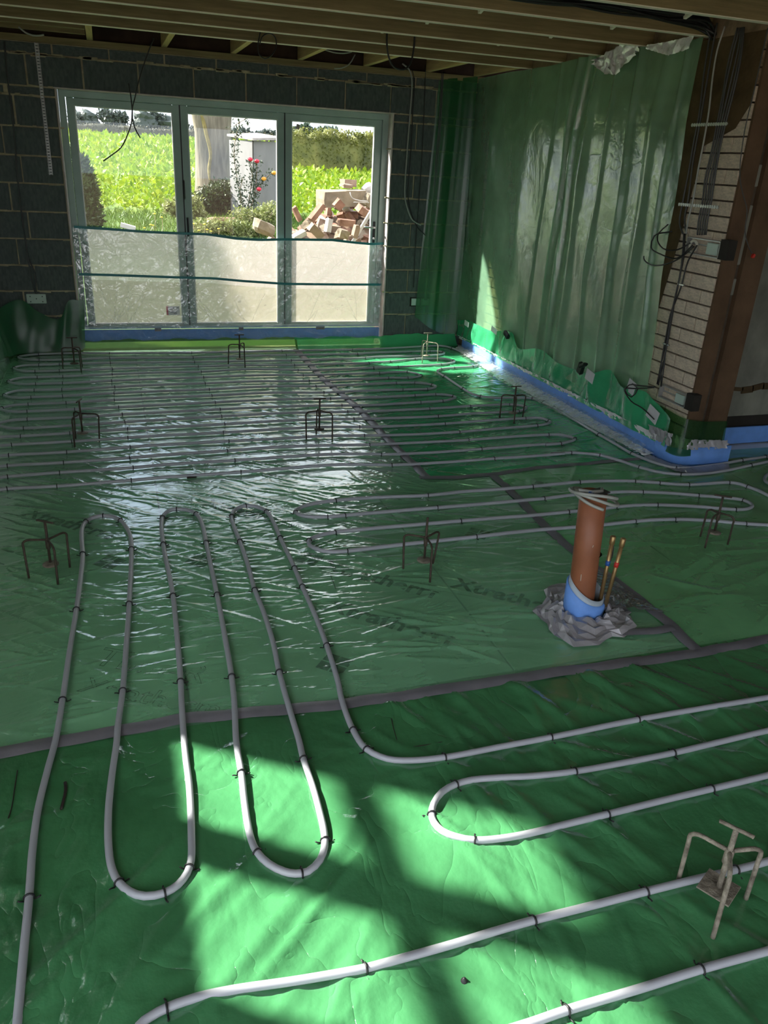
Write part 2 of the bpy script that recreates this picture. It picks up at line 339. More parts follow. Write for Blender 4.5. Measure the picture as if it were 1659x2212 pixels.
# ------------------------------------------------------------------ green membranes on the floor
def ridges(X, Y, Z, items):
    for cx, cy, an, ln, w, h in items:
        ca, sa = math.cos(an), math.sin(an); R = ln/2+.05
        ex, ey = abs(ca)*R+abs(sa)*.06+.03, abs(sa)*R+abs(ca)*.06+.03
        j0, j1 = np.searchsorted(X, [cx-ex, cx+ex]); i0, i1 = np.searchsorted(Y, [cy-ey, cy+ey])
        if j1-j0 < 2 or i1-i0 < 2: continue
        gx, gy = np.meshgrid(X[j0:j1]-cx, Y[i0:i1]-cy); u = gx*ca+gy*sa; v = -gx*sa+gy*ca
        v = v+.006*np.sin(u*11+cy*30)
        t = np.clip(1-(np.abs(u)/(ln/2))**2, 0, 1)
        s = h*t*np.exp(-np.abs(v/w)**1.6)
        Z[i0:i1, j0:j1] = np.maximum(Z[i0:i1, j0:j1], s)+.25*s
def rnd_ridges(n, x0, x1, y0, y1, an, da, l0, l1, w0=.005, w1=.010, h0=.002, h1=.0055):
    out = []
    for _ in range(n):
        out.append((random.uniform(x0, x1), random.uniform(y0, y1), math.radians(random.gauss(an, da)), random.uniform(l0, l1), random.uniform(w0, w1), random.uniform(h0, h1)))
    return out
def smooth_noise(X, Y, sc, amp, seed):
    r = np.random.default_rng(seed); gx, gy = np.meshgrid(X, Y); Z = np.zeros_like(gx)
    for k in range(9):
        a = r.uniform(0, 2*PI); f = sc*r.uniform(.6, 1.7); Z += np.sin((gx*math.cos(a)+gy*math.sin(a))*f+r.uniform(0, 6))*amp/5
    return Z
PIPE_XY = None
def membrane(name, label, x0, x1, y0, y1, res, items, mat, und, z0=0.0, edge=None):
    nx, ny = int((x1-x0)/res)+1, int((y1-y0)/res)+1
    X = np.linspace(x0, x1, nx); Y = np.linspace(y0, y1, ny); Z = np.zeros((ny, nx)); ridges(X, Y, Z, items)
    Z += np.clip(smooth_noise(X, Y, 14, und, len(items)), -.0015, .004)+.0012
    gx, gy = np.meshgrid(X, Y); ed = np.minimum(np.minimum(gx-x0, x1-gx), np.minimum(gy-y0, y1-gy)); Z *= np.clip((ed-.012)/.06, .12, 1); Z = np.maximum(Z, -.0008)+z0
    o = bpy.data.objects.new(name, grid_mesh(name, np.stack([gx, gy, Z], -1), nx, ny, mat)); link(o); return tag(o, label, 'plastic sheet')
random.seed(3)
itA = (rnd_ridges(190, -.75, 1.0, 2.25, 3.85, 3, 11, .10, .42, .004, .007, .003, .006) + rnd_ridges(50, -.9, 1.2, 2.4, 4.2, -38, 9, .3, 1.0, .005, .010, .003, .006)
     + rnd_ridges(240, -.7, 1.7, 3.95, 5.6, -42, 11, .10, .36, .004, .008, .003, .006) + rnd_ridges(50, -.9, 1.7, 3.7, 4.6, -32, 10, .3, 1.0, .006, .011, .003, .006)
     + rnd_ridges(200, -.3, 1.7, 5.4, 6.7, -40, 22, .06, .24, .004, .008) + rnd_ridges(110, -.9, 1.7, 6.4, 7.6, -60, 30, .06, .2, h1=.004)
     + rnd_ridges(90, .9, 2.1, 2.3, 4.1, -22, 18, .2, .9, .006, .016, .003, .007) + rnd_ridges(50, .3, 1.6, 3.6, 4.3, -55, 25, .1, .35))
for P in [[(-0.754, 6.978), (-0.774, 5.232)], [(-0.304, 6.799), (-0.335, 4.702)], [(0.157, 6.814), (0.128, 4.389)], [(1.306, 6.268), (1.266, 4.674)]]:
    (ax, ay), (bx, by) = P[0], P[-1]; itA.append(((ax+bx)/2, (ay+by)/2, math.atan2(by-ay, bx-ax), math.hypot(bx-ax, by-ay), .005, .0035))
membrane('plastic_membrane', 'wide crinkled grey-green plastic membrane under the back serpentine and the three long loops', -1.0, 2.13, 2.16, D-.03, .009, itA, M['sheet_grey'], .0012)
itB = rnd_ridges(330, 1.7, 3.4, 4.2, 7.6, -55, 32, .07, .3, h1=.006) + rnd_ridges(80, 1.7, 3.4, 4.2, 6.6, 20, 15, .15, .6, .006, .012)
membrane('plastic_membrane', 'bright deep green plastic membrane in the back right corner beside the foil edge', 1.69, 3.42, 4.14, D-.03, .011, itB, M['sheet_back'], .0016, .0014)
itD = rnd_ridges(150, 2.1, 4.4, 2.2, 4.1, 15, 30, .15, .7, .008, .020, .003, .009)
membrane('plastic_membrane', 'smoother mid green plastic membrane to the right of the brown drain pipe', 2.10, 5.98, 2.14, 4.25, .014, itD, M['sheet_mid'], .0022, .0012)
itE = (rnd_ridges(150, -.9, 2.8, .3, 2.1, -30, 40, .1, .5, .007, .018, .002, .006) + rnd_ridges(110, .7, 2.8, .8, 2.1, -62, 16, .2, .8, .010, .024, .004, .011) + rnd_ridges(90, -.6, -.1, .8, 2.1, 75, 35, .04, .18, .004, .009, .003, .008)
     + rnd_ridges(34, -.7, .4, .7, 1.5, 48, 8, .4, 1.1, .016, .034, .005, .012) + rnd_ridges(60, -.4, .3, .9, 2.1, 80, 25, .06, .25, .005, .009, .002, .004))
itE.append((.10, 1.5, math.radians(88), 1.4, .012, .006))
membrane('plastic_membrane', 'saturated deep green plastic membrane in the foreground, patched with sunlight', -1.0, 4.2, -1.2, 2.17, .013, itE, M['sheet_deep'], .0030, .0014)

# ------------------------------------------------------------------ tapes over the joints
def tape_strip(pts, w, label, z=.0075):
    P = spline([(x, y, 0) for x, y in pts], .05); n = len(P); V = np.zeros((4, n, 3))
    for i in range(n):
        a = np.array(P[max(0, i-1)]); b = np.array(P[min(n-1, i+1)]); t = (b-a)/max(1e-6, np.linalg.norm(b-a)); nrm = np.array([-t[1], t[0], 0])
        for k in range(4):
            q = np.array(P[i])+nrm*w*(k/3-.5)*(1+.10*math.sin(i*1.3+k)); q[2] = z+(.0018 if k in (1, 2) else -.003)+.0015*math.sin(i*.9+k*2)
            V[k, i] = q
    me = grid_mesh('joint_tape', V, n, 4, M['tape']); o = bpy.data.objects.new('joint_tape', me); link(o); return tag(o, label, 'tape')
S1 = [(-0.456, 2.185), (-0.114, 2.198), (0.107, 2.207), (0.415, 2.176), (0.673, 2.153), (1.399, 2.142), (2.107, 2.121), (2.473, 2.133)]
S1 = [(S1[0][0]-.5, S1[0][1]-.01)]+S1+[(3.6, 2.13)]
tape_strip(S1, .058, 'grey tape along the front joint, crossed by the long pipe loops')
tape_strip([(1.661, 7.642), (1.654, 6.444), (1.699, 5.745), (1.7, 4.861), (1.712, 4.154)], .06, 'grey-pink tape running from the door to the middle of the floor')
tape_strip([(1.661, 4.147), (1.868, 4.117), (2.147, 4.12), (2.476, 4.167), (2.788, 4.179), (3.251, 4.203)]+[(3.7, 4.22)], .05, 'crumpled grey tape running from the middle of the floor to the pier')
tape_strip([(2.133, 4.091), (2.127, 3.792), (2.089, 3.338), (2.09, 3.006), (2.121, 2.687), (2.132, 2.354), (2.118, 2.135)], .058, 'grey tape passing behind the brown drain pipe')

# ------------------------------------------------------------------ heating pipes
PIPES = [('A', [(4.414, 4.087), (4.208, 4.05), (3.955, 4.017), (3.664, 3.969), (3.39, 3.971), (3.316, 4.063), (3.258, 4.278), (3.257, 4.48), (3.255, 4.685), (3.261, 5.017), (3.27, 5.376), (3.252, 5.518), (3.268, 5.377), (3.263, 5.529), (3.218, 5.646), (3.044, 5.684), (2.904, 5.703), (2.803, 5.764), (2.758, 5.847), (2.748, 6.002), (2.747, 6.225), (2.748, 6.419), (2.743, 6.576), (2.776, 6.652), (2.861, 6.699), (2.961, 6.715), (3.162, 6.742), (3.262, 6.819), (3.301, 6.921), (3.299, 7.059), (3.308, 7.314), (3.278, 7.521), (3.239, 7.616), (3.151, 7.658), (3.019, 7.639), (2.732, 7.593), (2.409, 7.549), (2.205, 7.54), (1.891, 7.549), (1.493, 7.541), (1.062, 7.539), (0.637, 7.538), (0.29, 7.567), (-0.093, 7.586), (-0.397, 7.618), (-0.696, 7.603), (-0.786, 7.577), (-0.853, 7.503), (-0.772, 7.405), (-0.674, 7.381), (-0.389, 7.375), (-0.094, 7.391), (0.279, 7.368), (0.63, 7.35), (1.058, 7.366), (1.498, 7.369), (1.846, 7.365), (2.206, 7.365), (2.361, 7.395), (2.669, 7.409), (2.987, 7.418), (3.072, 7.404), (3.107, 7.323), (3.016, 7.245), (2.884, 7.22), (2.606, 7.223), (2.304, 7.208), (2.227, 7.178), (1.852, 7.162), (1.503, 7.152), (1.059, 7.164), (0.628, 7.176), (0.27, 7.196), (-0.09, 7.217), (-0.385, 7.213), (-0.667, 7.201), (-0.765, 7.196), (-0.853, 7.112), (-0.768, 6.999), (-0.681, 6.984), (-0.378, 6.986), (-0.076, 7.002), (0.259, 7.003), (0.642, 7.012), (1.056, 7.01), (1.495, 6.972), (1.839, 6.979), (2.205, 6.981), (2.239, 6.998), (2.429, 7.015), (2.707, 7.1), (2.939, 7.108), (3.023, 7.074), (3.07, 6.964), (2.971, 6.884), (2.883, 6.853), (2.667, 6.83), (2.435, 6.804), (2.193, 6.793), (1.83, 6.778), (1.488, 6.784), (1.237, 6.842), (1.013, 6.865), (0.649, 6.818), (0.25, 6.832), (-0.078, 6.814), (-0.372, 6.791), (-0.652, 6.784), (-0.767, 6.779), (-0.855, 6.679), (-0.759, 6.585), (-0.65, 6.575), (-0.365, 6.578), (-0.086, 6.603), (0.238, 6.619), (0.648, 6.631), (1.059, 6.647), (1.3, 6.634), (1.493, 6.603), (1.837, 6.602), (2.189, 6.605), (2.344, 6.623), (2.453, 6.611), (2.504, 6.573), (2.541, 6.478), (2.468, 6.426), (2.393, 6.416), (2.219, 6.43), (2.138, 6.429), (1.818, 6.42), (1.502, 6.411), (1.308, 6.42), (1.065, 6.448), (0.639, 6.438), (0.228, 6.433), (-0.063, 6.412), (-0.359, 6.387), (-0.647, 6.391), (-0.767, 6.387), (-0.846, 6.277), (-0.757, 6.196), (-0.656, 6.194), (-0.354, 6.205), (-0.071, 6.23), (0.218, 6.243), (0.651, 6.251), (1.035, 6.275), (1.323, 6.26), (1.518, 6.231), (1.82, 6.244), (2.091, 6.254), (2.115, 6.259), (2.23, 6.256), (2.396, 6.245), (2.489, 6.206), (2.541, 6.109), (2.484, 6.054), (2.431, 6.038), (2.217, 6.044), (2.078, 6.051), (2.025, 6.049), (1.764, 6.047), (1.538, 6.038), (1.283, 6.071), (1.041, 6.091), (0.648, 6.067), (0.207, 6.057), (-0.071, 6.045), (-0.348, 6.019), (-0.662, 6.01), (-0.755, 5.998), (-0.834, 5.919), (-0.748, 5.839), (-0.655, 5.833), (-0.343, 5.84), (-0.043, 5.849), (0.197, 5.863), (0.652, 5.88), (1.06, 5.895), (1.336, 5.882), (1.548, 5.862), (1.759, 5.859), (1.962, 5.854), (2.062, 5.853), (2.255, 5.859), (2.441, 5.867), (2.526, 5.844), (2.579, 5.771), (2.499, 5.702), (2.426, 5.677), (2.233, 5.663), (2.023, 5.652), (1.892, 5.639), (1.587, 5.662), (1.338, 5.692), (1.068, 5.699), (0.665, 5.696), (0.186, 5.675), (-0.022, 5.667), (-0.337, 5.643), (-0.64, 5.646), (-0.736, 5.638), (-0.817, 5.565), (-0.734, 5.466), (-0.647, 5.449), (-0.331, 5.462), (-0.01, 5.486), (0.177, 5.498), (0.654, 5.521), (1.079, 5.533), (1.341, 5.517), (1.586, 5.495), (1.842, 5.484), (2.004, 5.485), (2.241, 5.486), (2.595, 5.505), (2.802, 5.509), (2.938, 5.505), (3.01, 5.47), (3.037, 5.401), (2.979, 5.347), (2.923, 5.316), (2.808, 5.31), (2.562, 5.315), (2.233, 5.287), (1.963, 5.291), (1.783, 5.301), (1.584, 5.317), (1.299, 5.346), (1.043, 5.353), (0.651, 5.337), (0.167, 5.329), (0.005, 5.328), (-0.357, 5.299), (-0.651, 5.283), (-0.778, 5.283), (-0.849, 5.202), (-0.759, 5.118), (-0.691, 5.122), (-0.342, 5.127), (0.002, 5.145), (0.158, 5.154), (0.619, 5.155), (1.006, 5.169), (1.298, 5.167), (1.572, 5.128), (1.721, 5.112), (1.915, 5.105), (2.216, 5.106), (2.574, 5.129), (2.893, 5.137), (3.012, 5.12), (3.046, 5.026), (2.973, 4.976), (2.893, 4.957), (2.578, 4.937), (2.247, 4.907), (1.887, 4.907), (1.661, 4.927), (1.551, 4.939), (1.289, 4.971), (0.966, 4.969), (0.631, 4.971), (0.147, 4.967), (0.011, 4.959), (-0.361, 4.929), (-0.688, 4.93), (-0.738, 4.923), (-0.823, 4.837), (-0.718, 4.74), (-0.678, 4.746), (-0.373, 4.744), (0.002, 4.761), (0.137, 4.773), (0.596, 4.788), (0.932, 4.804), (1.241, 4.784), (1.53, 4.75), (1.866, 4.736), (2.242, 4.731), (2.577, 4.746), (2.874, 4.743), (2.963, 4.725), (3.022, 4.628), (2.93, 4.57), (2.862, 4.552), (2.739, 4.543), (2.861, 4.553), (2.571, 4.554), (2.252, 4.541), (1.872, 4.531), (1.553, 4.553), (1.541, 4.559), (1.235, 4.612), (0.969, 4.614), (0.618, 4.606), (0.195, 4.605), (0.018, 4.588), (-0.387, 4.581), (-0.66, 4.566), (-0.698, 4.559), (-0.805, 4.464), (-0.679, 4.375), (-0.646, 4.382), (-0.392, 4.371), (0.001, 4.386), (0.182, 4.398), (0.624, 4.403), (0.928, 4.419), (1.223, 4.421), (1.482, 4.374), (1.556, 4.357), (1.88, 4.343), (2.258, 4.351), (2.552, 4.349), (2.786, 4.359), (2.686, 4.369), (2.837, 4.363), (2.923, 4.336), (3.012, 4.285), (3.086, 4.168), (3.148, 4.031), (3.226, 3.923), (3.342, 3.864), (3.51, 3.845), (3.704, 3.868), (3.949, 3.923), (4.128, 3.961), (4.346, 4.015)]), ('B', [(3.663, 3.312), (3.662, 3.448), (3.658, 3.524), (3.637, 3.597), (3.616, 3.648), (3.567, 3.679), (3.438, 3.689), (3.276, 3.696), (3.185, 3.725), (3.107, 3.758), (2.968, 3.813), (2.807, 3.85), (2.607, 3.869), (2.31, 3.859), (2.041, 3.856), (1.843, 3.863), (1.604, 3.85), (1.321, 3.875), (1.068, 3.88), (0.92, 3.854), (0.841, 3.809), (0.818, 3.768), (0.839, 3.722), (0.883, 3.695), (0.971, 3.675), (1.066, 3.676), (1.302, 3.676), (1.593, 3.674), (1.904, 3.672), (2.212, 3.675), (2.257, 3.675), (2.439, 3.69), (2.591, 3.693), (2.703, 3.682), (2.808, 3.672), (2.909, 3.649), (3.07, 3.598), (3.221, 3.533), (3.363, 3.471), (3.45, 3.417), (3.457, 3.367), (3.436, 3.326), (3.371, 3.298), (3.299, 3.306), (3.098, 3.389), (2.876, 3.458), (2.735, 3.479), (2.61, 3.48), (2.457, 3.475), (2.3, 3.473), (2.103, 3.471), (1.862, 3.479), (1.652, 3.483), (1.327, 3.488), (1.072, 3.489), (0.962, 3.486), (0.869, 3.461), (0.813, 3.422), (0.805, 3.358), (0.858, 3.29), (0.908, 3.273), (0.966, 3.269), (1.254, 3.28), (1.655, 3.286), (1.863, 3.293), (2.008, 3.294), (2.228, 3.284), (2.423, 3.279), (2.605, 3.282), (2.732, 3.277), (2.847, 3.259), (3.008, 3.215), (3.216, 3.125), (3.331, 3.083), (3.511, 3.027)]), ('C', [(-0.327, 1.175), (-0.326, 1.262), (-0.327, 1.445), (-0.327, 1.59), (-0.33, 1.741), (-0.326, 1.893), (-0.31, 2.052), (-0.294, 2.188), (-0.282, 2.396), (-0.27, 2.684), (-0.254, 2.995), (-0.243, 3.305), (-0.24, 3.499), (-0.249, 3.663), (-0.249, 3.782), (-0.232, 3.862), (-0.196, 3.906), (-0.151, 3.918), (-0.101, 3.89), (-0.068, 3.843), (-0.039, 3.739), (-0.024, 3.615), (-0.027, 3.441), (-0.049, 2.995), (-0.069, 2.667), (-0.087, 2.4), (-0.107, 2.197), (-0.11, 2.14), (-0.129, 1.954), (-0.138, 1.816), (-0.137, 1.689), (-0.129, 1.624), (-0.113, 1.578), (-0.088, 1.542), (-0.052, 1.518), (-0.004, 1.515), (0.031, 1.531), (0.056, 1.561), (0.07, 1.6), (0.08, 1.696), (0.091, 1.876), (0.092, 1.999), (0.094, 2.088), (0.102, 2.267), (0.11, 2.406), (0.121, 2.703), (0.129, 3.022), (0.127, 3.222), (0.122, 3.408), (0.123, 3.637), (0.128, 3.76), (0.144, 3.858), (0.176, 3.917), (0.215, 3.928), (0.281, 3.896), (0.315, 3.823), (0.325, 3.691), (0.321, 3.503), (0.315, 3.248), (0.31, 2.991), (0.299, 2.661), (0.288, 2.391), (0.274, 2.223), (0.254, 2.046), (0.25, 1.969), (0.248, 1.895), (0.239, 1.779), (0.234, 1.68), (0.235, 1.628), (0.243, 1.581), (0.266, 1.535), (0.3, 1.5), (0.328, 1.485), (0.362, 1.483), (0.4, 1.51), (0.424, 1.552), (0.435, 1.6), (0.442, 1.697), (0.445, 1.783), (0.444, 1.907), (0.449, 1.996), (0.451, 2.115), (0.459, 2.377), (0.473, 2.569), (0.477, 2.797), (0.472, 2.995), (0.48, 3.235), (0.48, 3.482), (0.477, 3.702), (0.483, 3.783), (0.511, 3.859), (0.554, 3.897), (0.598, 3.898), (0.642, 3.864), (0.669, 3.806), (0.681, 3.675), (0.679, 3.479), (0.682, 3.214), (0.679, 2.979), (0.678, 2.731), (0.67, 2.505), (0.652, 2.264), (0.639, 2.17), (0.633, 2.001), (0.649, 1.9), (0.7, 1.84), (0.77, 1.814), (0.881, 1.8), (1.074, 1.8), (1.264, 1.8), (1.61, 1.806), (1.893, 1.802), (2.163, 1.795), (2.497, 1.791), (2.611, 1.748), (2.58, 1.681), (2.482, 1.644), (2.34, 1.64), (2.022, 1.64), (1.819, 1.634), (1.624, 1.628), (1.447, 1.629), (1.259, 1.635), (1.116, 1.651), (1.014, 1.671), (0.925, 1.684), (0.869, 1.68), (0.815, 1.66), (0.773, 1.622), (0.753, 1.586), (0.748, 1.555), (0.759, 1.519), (0.789, 1.489), (0.835, 1.464), (0.908, 1.45), (0.992, 1.445), (1.129, 1.448), (1.259, 1.45), (1.452, 1.454), (1.638, 1.456), (1.858, 1.459), (2.093, 1.465), (2.194, 1.439), (2.176, 1.377), (2.065, 1.292), (1.935, 1.231), (1.816, 1.191), (1.604, 1.178), (1.494, 1.178), (1.343, 1.182), (1.206, 1.184), (1.044, 1.185), (0.875, 1.187), (0.761, 1.185), (0.654, 1.181), (0.476, 1.179), (0.43, 1.179), (0.279, 1.192), (0.123, 1.211), (0.046, 1.215), (-0.019, 1.209), (-0.054, 1.199), (-0.079, 1.185), (-0.085, 1.153), (-0.063, 1.113), (-0.009, 1.083), (0.101, 1.053), (0.407, 0.967), (0.561, 0.957), (0.738, 0.955), (0.838, 0.958), (1.027, 0.956), (1.203, 0.957), (1.399, 0.952), (1.572, 0.95)]), ('D', [(4.23, 3.815), (4.103, 3.804), (3.958, 3.762), (3.868, 3.704), (3.822, 3.64), (3.831, 3.583), (3.974, 3.548)])]
CLIPS = {'A': [(-0.696, 7.603, -2.986), (-0.492, 7.618, -3.119), (-0.093, 7.586, 3.062), (0.637, 7.538, 3.102), (-0.674, 7.381, -0.116), (-0.48, 7.374, 0.006), (-0.094, 7.391, -0.002), (0.63, 7.35, -0.005), (-0.667, 7.201, -3.126), (-0.505, 7.209, -3.097), (-0.09, 7.217, 3.12), (0.628, 7.176, 3.099), (-0.681, 6.984, -0.058), (-0.496, 6.983, 0.026), (-0.076, 7.002, 0.029), (-0.652, 6.784, 3.138), (-0.46, 6.788, -3.114), (-0.078, 6.814, -3.073), (-0.65, 6.575, -0.02), (-0.455, 6.575, 0.024), (-0.086, 6.603, 0.072), (-0.647, 6.391, 3.112), (-0.45, 6.386, 3.123), (-0.063, 6.412, -3.059), (-0.656, 6.194, 0.037), (-0.44, 6.201, 0.049), (-0.071, 6.23, 0.067), (-0.662, 6.01, -3.089), (-0.407, 6.016, -3.111), (-0.071, 6.045, -3.071), (-0.655, 5.833, 0.003), (-0.343, 5.84, 0.027), (-0.043, 5.849, 0.047), (-0.64, 5.646, -3.129), (-0.022, 5.667, -3.083), (-0.647, 5.449, -0.059), (-0.01, 5.486, 0.072), (-0.651, 5.283, 3.137), (-0.357, 5.299, -3.071), (0.005, 5.328, -3.103), (-0.691, 5.122, 0.085), (-0.342, 5.127, 0.031), (0.002, 5.145, 0.06), (-0.688, 4.93, -3.095), (-0.361, 4.929, -3.105), (0.011, 4.959, -3.072), (-0.678, 4.746, 0.158), (-0.373, 4.744, 0.016), (0.002, 4.761, 0.072), (-0.66, 4.566, -3.046), (-0.387, 4.581, -3.109), (0.018, 4.588, -3.079), (-0.646, 4.382, 0.166), (-0.392, 4.371, -0.007), (0.001, 4.386, 0.056), (-0.853, 7.503, -1.617), (-0.853, 7.112, -1.625), (-0.855, 6.679, -1.528), (-0.846, 6.277, -1.483), (-0.826, 5.94, -2.133), (0.637, 7.538, 3.102), (1.493, 7.541, -3.128), (2.205, 7.54, -3.137), (0.63, 7.35, -0.005), (1.498, 7.369, -0.004), (2.206, 7.365, 0.105), (0.628, 7.176, 3.099), (1.503, 7.152, -3.141), (2.227, 7.178, -2.882), (0.642, 7.012, 0.011), (1.495, 6.972, -0.035), (2.205, 6.981, 0.309), (0.649, 6.818, -3.093), (1.488, 6.784, 3.013), (2.193, 6.793, -3.099), (0.648, 6.631, 0.035), (1.493, 6.603, -0.087), (2.189, 6.605, 0.073), (0.639, 6.438, -3.123), (1.502, 6.411, 3.134), (0.651, 6.251, 0.042), (1.518, 6.231, -0.059), (0.648, 6.067, -3.098), (1.538, 6.038, 3.098), (0.652, 5.88, 0.038), (1.548, 5.862, -0.055), (0.665, 5.696, -3.116), (1.587, 5.662, 3.039), (0.654, 5.521, 0.039), (1.586, 5.495, -0.068), (0.651, 5.337, -3.111), (1.584, 5.317, 3.049), (0.619, 5.155, 0.019), (1.572, 5.128, -0.129), (0.631, 4.971, -3.14), (1.551, 4.939, 3.023), (0.596, 4.788, 0.041), (1.53, 4.75, -0.083), (0.618, 4.606, -3.13), (0.624, 4.403, 0.031), (3.019, 7.639, -2.971), (3.278, 7.521, 1.825), (3.299, 7.059, 1.57), (3.287, 6.867, 1.219), (3.162, 6.742, 0.382), (2.961, 6.715, 0.115), (2.814, 6.68, 0.487), (2.748, 6.419, 1.597), (2.748, 6.002, 1.597), (2.803, 5.764, 2.345), (3.218, 5.646, 2.449), (3.263, 5.529, 1.736), (3.268, 5.377, -1.091), (2.987, 7.418, -0.04), (3.105, 7.352, -1.306), (2.429, 7.015, 0.189), (2.707, 7.1, 0.174), (3.07, 6.991, -1.369), (2.883, 6.853, -2.921), (2.193, 6.793, -3.099), (2.435, 6.804, -3.064), (2.189, 6.605, 0.073), (2.453, 6.611, -0.358), (2.541, 6.478, -1.929), (2.219, 6.43, 3.104), (2.393, 6.416, -3.135), (2.23, 6.256, -0.041), (2.396, 6.245, -0.216), (2.526, 6.159, -1.057), (2.217, 6.044, 3.093), (2.431, 6.038, -2.992), (2.255, 5.859, 0.046), (2.441, 5.867, -0.103), (2.572, 5.797, -1.068), (2.233, 5.663, -3.087), (2.426, 5.677, -2.945), (2.241, 5.486, 0.029), (2.595, 5.505, 0.037), (2.938, 5.505, -0.233), (3.036, 5.424, -1.328), (2.233, 5.287, -3.107), (2.923, 5.316, -2.87), (2.216, 5.106, 0.034), (2.893, 5.137, -0.035), (3.047, 5.048, -1.462), (2.247, 4.907, -3.096), (2.893, 4.957, -2.998), (2.242, 4.731, 0.018), (2.874, 4.743, -0.083), (2.252, 4.541, -3.105), (2.861, 4.553, 0.359), (1.553, 4.553, 2.84), (1.556, 4.357, -0.157), (2.258, 4.351, 0.007), (3.252, 5.518, -1.636), (3.27, 5.376, 1.631), (3.255, 4.685, 1.566), (3.258, 4.278, 1.696), (3.39, 3.971, 2.65), (3.955, 4.017, -2.991), (4.182, 4.046, -3.0), (2.837, 4.363, -0.157), (3.012, 4.285, -0.763), (3.148, 4.031, -1.066), (3.342, 3.864, -0.284), (3.949, 3.923, 0.218), (2.874, 4.743, -0.083), (3.022, 4.628, -1.805), (2.862, 4.552, -2.988)], 'B': [(2.607, 3.869, 3.113), (2.968, 3.813, 2.834), (3.107, 3.758, 2.74), (3.276, 3.696, 2.966), (3.567, 3.679, 2.801), (3.637, 3.597, 1.883), (2.257, 3.675, 0.029), (2.909, 3.649, -0.271), (3.221, 3.533, -0.408), (3.45, 3.417, -1.045), (3.299, 3.306, 2.879), (2.876, 3.458, 2.916), (2.61, 3.48, -3.121), (2.3, 3.473, -3.13), (2.605, 3.282, -0.01), (2.847, 3.259, -0.207), (3.216, 3.125, -0.386), (1.068, 3.88, -3.067), (1.604, 3.85, 3.127), (2.279, 3.859, -3.121), (0.818, 3.768, -1.589), (0.971, 3.675, -0.094), (1.066, 3.676, 0.018), (1.593, 3.674, -0.008), (0.962, 3.486, -3.008), (0.813, 3.422, -2.135), (0.966, 3.269, -0.013), (1.652, 3.483, 3.125), (1.655, 3.286, 0.026)], 'C': [(-0.282, 2.396, 1.522), (-0.254, 2.995, 1.528), (-0.24, 3.499, 1.594), (-0.232, 3.862, 1.117), (-0.151, 3.918, -0.164), (-0.068, 3.843, -1.121), (-0.025, 3.506, -1.608), (-0.049, 2.995, -1.626), (-0.087, 2.4, -1.655), (0.11, 2.406, 1.522), (0.129, 3.022, 1.564), (0.122, 3.525, 1.567), (0.138, 3.836, 1.348), (0.215, 3.928, -0.086), (0.307, 3.851, -1.22), (0.321, 3.503, -1.594), (0.31, 2.991, -1.598), (0.288, 2.391, -1.633), (0.459, 2.377, 1.516), (0.472, 2.995, 1.569), (0.48, 3.482, 1.58), (0.483, 3.783, 1.367), (0.576, 3.901, 0.018), (0.669, 3.806, -1.312), (0.679, 3.479, -1.574), (0.681, 3.155, -1.581), (0.679, 2.979, -1.58), (0.67, 2.505, -1.624), (0.633, 2.001, -1.521), (0.649, 1.9, -1.137), (-0.327, 1.59, 1.584), (-0.113, 1.578, -1.108), (-0.004, 1.515, 0.169), (0.064, 1.579, 1.231), (0.248, 1.895, -1.625), (0.243, 1.581, -1.262), (0.345, 1.482, -0.048), (0.431, 1.574, 1.352), (0.444, 1.907, 1.543), (0.43, 1.179, 3.109), (-0.019, 1.209, -2.951), (0.881, 1.8, -0.056), (1.264, 1.8, 0.009), (1.61, 1.806, 0.001), (1.624, 1.628, -3.128), (0.869, 1.68, -2.929), (1.259, 1.635, 3.068), (0.753, 1.586, -1.913), (0.835, 1.464, -0.345), (1.259, 1.45, 0.017), (1.638, 1.456, 0.012), (1.494, 1.178, 3.127), (1.206, 1.184, 3.132), (0.875, 1.187, -3.141), (1.203, 0.957, -0.009), (0.838, 0.958, 0.011)], 'D': []}
PL = {'A': 'long grey heating pipe laid in many close rows near the glazed door', 'B': 'grey heating pipe in two flat loops passing behind the brown drain pipe',
      'C': 'grey heating pipe in the foreground with three tall narrow loops', 'D': 'end of a grey heating pipe loop just showing at the right edge'}
PR = .0102; ZP = .0150
cb = MB(); cb.tube([(0, (PR+.002)*math.cos(a), (PR+.002)*math.sin(a)) for a in np.linspace(-.5, PI+.5, 10)], .0028, 5)
for s in (-1, 1): cb.tube([(0, s*(PR+.001), -.009), (0, s*(PR+.012), -.006), (.002, s*(PR+.017), -.004)], .0022, 5)
clip_me = cb.mesh('clip', M['clip'])
for key, pts in PIPES:
    path = spline([(x, y, ZP) for x, y in pts])
    root = thing('heating_pipe', PL[key], 'pipe', (pts[0][0], pts[0][1], 0))
    off = Vector((pts[0][0], pts[0][1], 0))
    MB().tube([Vector(p)-off for p in path], PR, 8 if key == 'A' else 12).build('tube', M['pipe'], root)
    for x, y, a in CLIPS[key]: part(clip_me, 'clip', root, (x-off.x, y-off.y, ZP), (0, 0, a+random.uniform(-.12, .12)))

